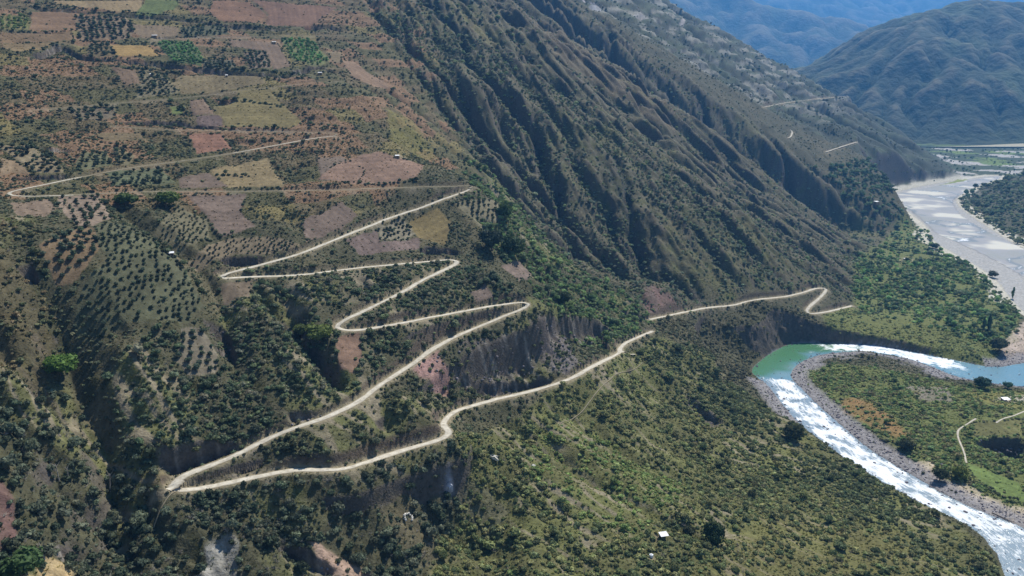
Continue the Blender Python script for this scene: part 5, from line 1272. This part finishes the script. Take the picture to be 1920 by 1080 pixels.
rv = gsample(RIVf, x, y); gv = gsample(GRAV, x, y); kp = (gv > .3) & (((rv > 0) & (rv < 26)) | ((rv < 0) & (sr.uniform(0, 1, len(x)) < np.where(gsample(np.where(RIN, RVD, 0), x, y) < 4, .4, .05))))
x, y = x[kp][:9000], y[kp][:9000]; stones('cobbles', x, y, .28 + 1.0 * sr.uniform(0, 1, len(x)) ** 5, 'grey cobbles and boulders lining the rapids')
rx = sr.uniform(-260, 420, 90000); ry = sr.uniform(300, 900, 90000); kp = sr.uniform(0, 1, len(rx)) < np.clip(gsample(gblur(np.maximum(ROCK, PK01), 3), rx, ry) - .12, 0, 1) * .55; kp &= gsample(ROADDs, rx, ry) > 3.2
rx, ry = rx[kp][:3500], ry[kp][:3500]; stones('rubble', rx, ry, .25 + 1.3 * sr.uniform(0, 1, len(rx)) ** 4, 'broken rock lying on the cliffs and road cuts')
for (px, py, sz) in [(1500,790,1.6),(1478,770,1.3),(1545,800,1.2),(1610,822,1.4),(1470,748,1.5),(1560,845,1.1),(1640,868,1.2),(1700,905,1.5),(1742,945,1.2),(1745,913,1.3),(1765,880,1.4),(1690,862,1.6),(1665,850,1.3),(1810,960,1.4),(1780,952,1.1),(1705,660,1.0),(1720,676,1.3),(1562,664,2.2),(1640,676,1.4),(1825,985,1.3)]:
    p = unproj_plane([(px, py)])[0]; o = link('boulder', BOUL[random.randrange(4)], label='dark boulder standing in or beside the white rapids', category='boulder', group='boulders in and along the rapids')
    o.location = (p[0], p[1], max(gsample(Z, p[0], p[1]), 0) + .1); o.scale = (sz, sz, sz); o.rotation_euler = (0, 0, random.uniform(0, 6))

# ------------------------------------------------------------------ huts and other small things
def flatm(name, c, rough=.7, k=1):
    m, nt, b = nmat(name, rough); geo = node(nt, 'ShaderNodeNewGeometry'); na = node(nt, 'ShaderNodeTexNoise'); na.inputs['Scale'].default_value = 1.5
    nt.links.new(geo.outputs['Position'], na.inputs['Vector']); cr = node(nt, 'ShaderNodeValToRGB'); q = np.array(c)
    cr.color_ramp.elements[0].color = (*(q * .85), 1); cr.color_ramp.elements[1].color = (*np.clip(q * 1.1, 0, .9), 1); nt.links.new(na.outputs[0], cr.inputs[0]); nt.links.new(cr.outputs[0], b.inputs['Base Color']); return m
M_WHITE = flatm('white_sheet_metal', (.8, .8, .8), .45); M_ADOBE = flatm('adobe_wall', (.30, .22, .15), .95); M_WOOD = flatm('weathered_wood', (.16, .12, .08), .9); M_PALE = flatm('pale_rock', (.62, .58, .50), .95); M_DARKW = flatm('dark_door_wood', (.06, .045, .03), .9)
def box(name, c, s, mat, parent, rot=(0, 0, 0)):
    x, y, z = [v / 2 for v in s]
    V = [(-x, -y, -z), (x, -y, -z), (x, y, -z), (-x, y, -z), (-x, -y, z), (x, -y, z), (x, y, z), (-x, y, z)]
    me = poly_mesh(name, V, [[0, 3, 2, 1], [4, 5, 6, 7], [0, 1, 5, 4], [1, 2, 6, 5], [2, 3, 7, 6], [3, 0, 4, 7]], [mat]); o = link(name, me, parent=parent); o.location = c; o.rotation_euler = rot; return o
def sheet(name, c, sx, sy, mat, parent, rot, n=10):
    V, Q = [], []
    for i in range(2 * n + 1):
        x = -sx / 2 + sx * i / (2 * n); zz = .05 if i % 2 else 0
        V += [(x, -sy / 2, zz), (x, sy / 2, zz), (x, -sy / 2, zz - .04), (x, sy / 2, zz - .04)]
    for i in range(2 * n):
        a = 4 * i; Q += [[a, a + 4, a + 5, a + 1], [a + 2, a + 3, a + 7, a + 6], [a, a + 2, a + 6, a + 4], [a + 1, a + 5, a + 7, a + 3]]
    Q += [[0, 1, 3, 2], [8 * n, 8 * n + 2, 8 * n + 3, 8 * n + 1]]
    o = link(name, poly_mesh(name, V, Q, [mat]), parent=parent); o.location = c; o.rotation_euler = rot; return o
def hut(px, py, w, d, h, label, yaw=0., open_front=False, wall=None):
    if py < 320: w, d, h = w * .75, d * .75, h * .85
    p = ground_at(px, py); e = bpy.data.objects.new('hut', None); COL.objects.link(e); e['label'] = label; e['category'] = 'hut'
    xs = [p[0] + a * w / 2 for a in (-1, 0, 1) for _ in range(3)]; ys = [p[1] + b_ * d / 2 for _ in range(3) for b_ in (-1, 0, 1)]
    zg = gsample(Z, np.array(xs), np.array(ys)); e.location = (p[0], p[1], float(.5 * zg.max() + .5 * zg.mean()) - .2); e.rotation_euler = (0, 0, yaw); drop = float(zg.max() - zg.min()) + .4
    wall = wall or M_ADOBE
    if open_front:
        for sx in (-1, 1):
            for sy in (-1, 1):
                hh = h if sy < 0 else h + .5; box('post', (sx * (w / 2 - .15), sy * (d / 2 - .15), (hh - drop) / 2), (.16, .16, hh + drop), M_WOOD, e)
        box('back_wall', (0, d / 2 - .1, (h - drop) / 2 + .2), (w - .5, .15, h + drop - .2), wall, e)
    else:
        box('wall', (0, -d / 2 + .15, (h - drop) / 2), (w, .3, h + drop), wall, e); box('wall', (0, d / 2 - .15, (h + .5 - drop) / 2), (w, .3, h + .5 + drop), wall, e)
        for sx in (-1, 1): box('wall', (sx * (w / 2 - .15), 0, (h - drop) / 2), (.3, d - .6, h + drop), wall, e)
        box('door', (w * .15, -d / 2 - .02, .95), (.9, .08, 1.9), M_DARKW, e); box('window', (-w * .25, -d / 2 - .02, 1.4), (.8, .06, .7), M_DARKW, e)
    sheet('roof', (0, 0, h + .32), w + .5, d + .7, M_WHITE, e, (math.atan2(.5, d), 0, 0))
    return e
hut(1244,1008,4.6,3.6,2.2,'small open shed with a bright white sheet roof on the lower slope',.25,True)
hut(1885,752,6.5,4.5,2.3,'white roofed shelter on the peninsula near the right edge',.1,True)
hut(745,296,5.0,3.5,2.3,'white roofed hut on the reddish field above the long straight road',.2)
hut(514,82,6.0,4.0,2.4,'white roofed hut right of the vivid green orchard',.1)
hut(290,70,7.5,3.5,2.2,'long low white roofed hut above the golden stubble field',.1)
hut(284,142,3.5,2.6,2.0,'tiny white hut in the pale gridded orchard',.3)
hut(425,144,3.0,2.4,2.0,'tiny white hut on the dotted tan field',.3)
hut(1643,382,9,6,3.4,'white house at the foot of the gullied face by the far river',.5)
hut(322,480,2.8,2.2,1.9,'tiny white hut at the upper edge of the dense spur orchard',.4)
hut(1698,488,5,3.6,2.6,'white roofed house among the trees of the river flats',.3)
hut(600,140,6,4,2.4,'pale hut below the dark bank at the end of the high track',.3)
# round white water tank
def lathe(name, prof, mat, parent=None, n=20):
    V, Q = [], []
    for r0, z0 in prof:
        for k in range(n): V.append((r0 * math.cos(2 * math.pi * k / n), r0 * math.sin(2 * math.pi * k / n), z0))
    for i in range(len(prof) - 1):
        for k in range(n): Q.append([i * n + k, i * n + (k + 1) % n, (i + 1) * n + (k + 1) % n, (i + 1) * n + k])
    Q.append([(len(prof) - 1) * n + k for k in range(n)])
    return link(name, poly_mesh(name, V, Q, [mat], smooth=False), parent=parent)
p = ground_at(1221, 1044); e = bpy.data.objects.new('water_tank', None); COL.objects.link(e); e.location = (p[0], p[1], gsample(Z, p[0], p[1]) - .1); e['label'] = 'small round white water tank below the white roofed shed'; e['category'] = 'tank'
lathe('body', [(1.15, 0), (1.2, .1), (1.2, 1.5), (1.1, 1.62)], M_WHITE, e); lathe('lid', [(1.1, 1.62), (.5, 1.95), (.3, 2.0), (.3, 2.12), (.02, 2.14)], M_WHITE, e)
# pale rock blade on the ridge and the white stone ring
def blob(name, px, py, s, rot, mat, label, cat, seed):
    rr = np.random.default_rng(seed); P = ICO.copy(); n = 1 + .22 * rr.standard_normal((len(P), 1)); o = link(name, poly_mesh(name, P * n, [list(f) for f in ICOF], [mat]), label=label, category=cat)
    p = ground_at(px, py); o.location = (p[0], p[1], gsample(Z, p[0], p[1]) + s[2] * .3); o.scale = s; o.rotation_euler = rot
blob('rock', 926, 860, (3.6, 1.4, 1.9), (.1, .3, -.5), M_PALE, 'bright cream rock blade on the ridge below the lower road', 'rock', 3)
blob('rock', 842, 918, (2.2, 1.3, 3.2), (.1, .1, .3), flatm('blue_grey_rock', (.42, .43, .48), .9), 'blue grey rock slab above the green bushes on the ridge', 'rock', 4)
blob('rock', 1000, 874, (1.5, 1.0, .9), (0, 0, .3), M_PALE, 'small pale rock in the scrub right of the ridge', 'rock', 5)
p = ground_at(765, 972); V, Q = [], []; nn, mm = 26, 8; rr = np.random.default_rng(9)
for i in range(nn):
    a = -.6 + 4.9 * i / (nn - 1); R0 = 2.7 + .25 * rr.standard_normal()
    for j in range(mm):
        t = 2 * math.pi * j / mm; w0 = (.55 + .15 * rr.standard_normal()) * (1 if 0 < i < nn - 1 else .2)
        V.append(((R0 + w0 * math.cos(t)) * math.cos(a), (R0 + w0 * math.cos(t)) * math.sin(a), .3 + w0 * 1.2 * math.sin(t)))
for i in range(nn - 1):
    for j in range(mm): Q.append([i * mm + j, i * mm + (j + 1) % mm, (i + 1) * mm + (j + 1) % mm, (i + 1) * mm + j])
o = link('stone_ring', poly_mesh('stone_ring', V, Q, [M_PALE]), label='broken ring of whitish rubble in the scrub of the lower slope', category='stone ring')
sx = gsample(dZdX, p[0], p[1]); sy = gsample(dZdY, p[0], p[1]); o.location = (p[0], p[1], gsample(Z, p[0], p[1]) + .2); o.rotation_euler = (math.atan(float(sy)), -math.atan(float(sx)), .4)
# dead standing trunks in the ravine, driftwood on the sand
for (px, py, h, lab) in [(206,922,15,'bare whitish trunk leaning in the dark ravine'),(112,905,13,'bare forked grey trunk left of the ravine'),(85,1050,12,'bare pale trunk near the bottom left corner'),(128,900,10,'thin bare grey trunk beside the forked one')]:
    p = ground_at(px, py); rr = np.random.default_rng(px); V, Fq = trunkgeo(rr, 1.0, .035, 5, 6, .2)
    o = link('dead_tree', poly_mesh('dead_tree', V, Fq, [M_DRY]), label=lab, category='dead tree'); o.location = (p[0], p[1], gsample(Z, p[0], p[1])); o.scale = (h * .7, h * .7, h * .7)
for (a, b_, lab) in [((1860,962),(1905,985),'long dark driftwood log at the water edge on the right'),((1768,892),(1812,918),'dark driftwood log on the pale sand left of the meadow')]:
    A = unproj([a], Z)[0]; B = unproj([b_], Z)[0]; d = B - A; L = np.linalg.norm(d[:2]); rr = np.random.default_rng(4); V, Fq = trunkgeo(rr, L, .32, 3, 7, .5)
    V = np.stack([V[:, 2], V[:, 0], V[:, 1]], 1); o = link('driftwood_log', poly_mesh('driftwood_log', V, Fq, [M_WOOD]), label=lab, category='log')
    o.location = (A[0], A[1], max(gsample(Z, A[0], A[1]), gsample(Z, B[0], B[1])) + .3); o.rotation_euler = (0, 0, math.atan2(d[1], d[0]))
for k, (px, py) in enumerate([(1874,958),(1880,962),(1887,958),(1893,966),(1902,962)]):
    p = ground_at(px, py); h = 3.2 + .5 * (k % 3); V, Fq = trunkgeo(np.random.default_rng(k), h, .16, 2, 6, .3)
    o = link('tree_stump', poly_mesh('tree_stump', V, Fq, [M_WOOD]), label='dark bare stump standing on the sand at the right edge', category='dead tree', group='bare stumps on the sand'); o.location = (p[0], p[1], gsample(Z, p[0], p[1]))

# ------------------------------------------------------------------ the air
hz = bpy.data.materials.new('valley_haze'); hz.use_nodes = True; nt = hz.node_tree; nt.nodes.clear()
out = nt.nodes.new('ShaderNodeOutputMaterial'); pv = nt.nodes.new('ShaderNodeVolumePrincipled')
pv.inputs['Color'].default_value = (.12, .42, 1.0, 1); pv.inputs['Density'].default_value = 0.8e-4; pv.inputs['Anisotropy'].default_value = 0.3
nt.links.new(pv.outputs[0], out.inputs['Volume'])
zmax = float(max(zmx, Z.max())) + 80
x0, x1, y0, y1, z0 = -5000, 14500, -300, 21200, -40
V = [(x0, y0, z0), (x1, y0, z0), (x1, y1, z0), (x0, y1, z0), (x0, y0, zmax), (x1, y0, zmax), (x1, y1, zmax), (x0, y1, zmax)]
link('haze', poly_mesh('haze', V, [[0, 3, 2, 1], [4, 5, 6, 7], [0, 1, 5, 4], [1, 2, 6, 5], [2, 3, 7, 6], [3, 0, 4, 7]], [hz]), kind='stuff', label='bluish air filling the valley')
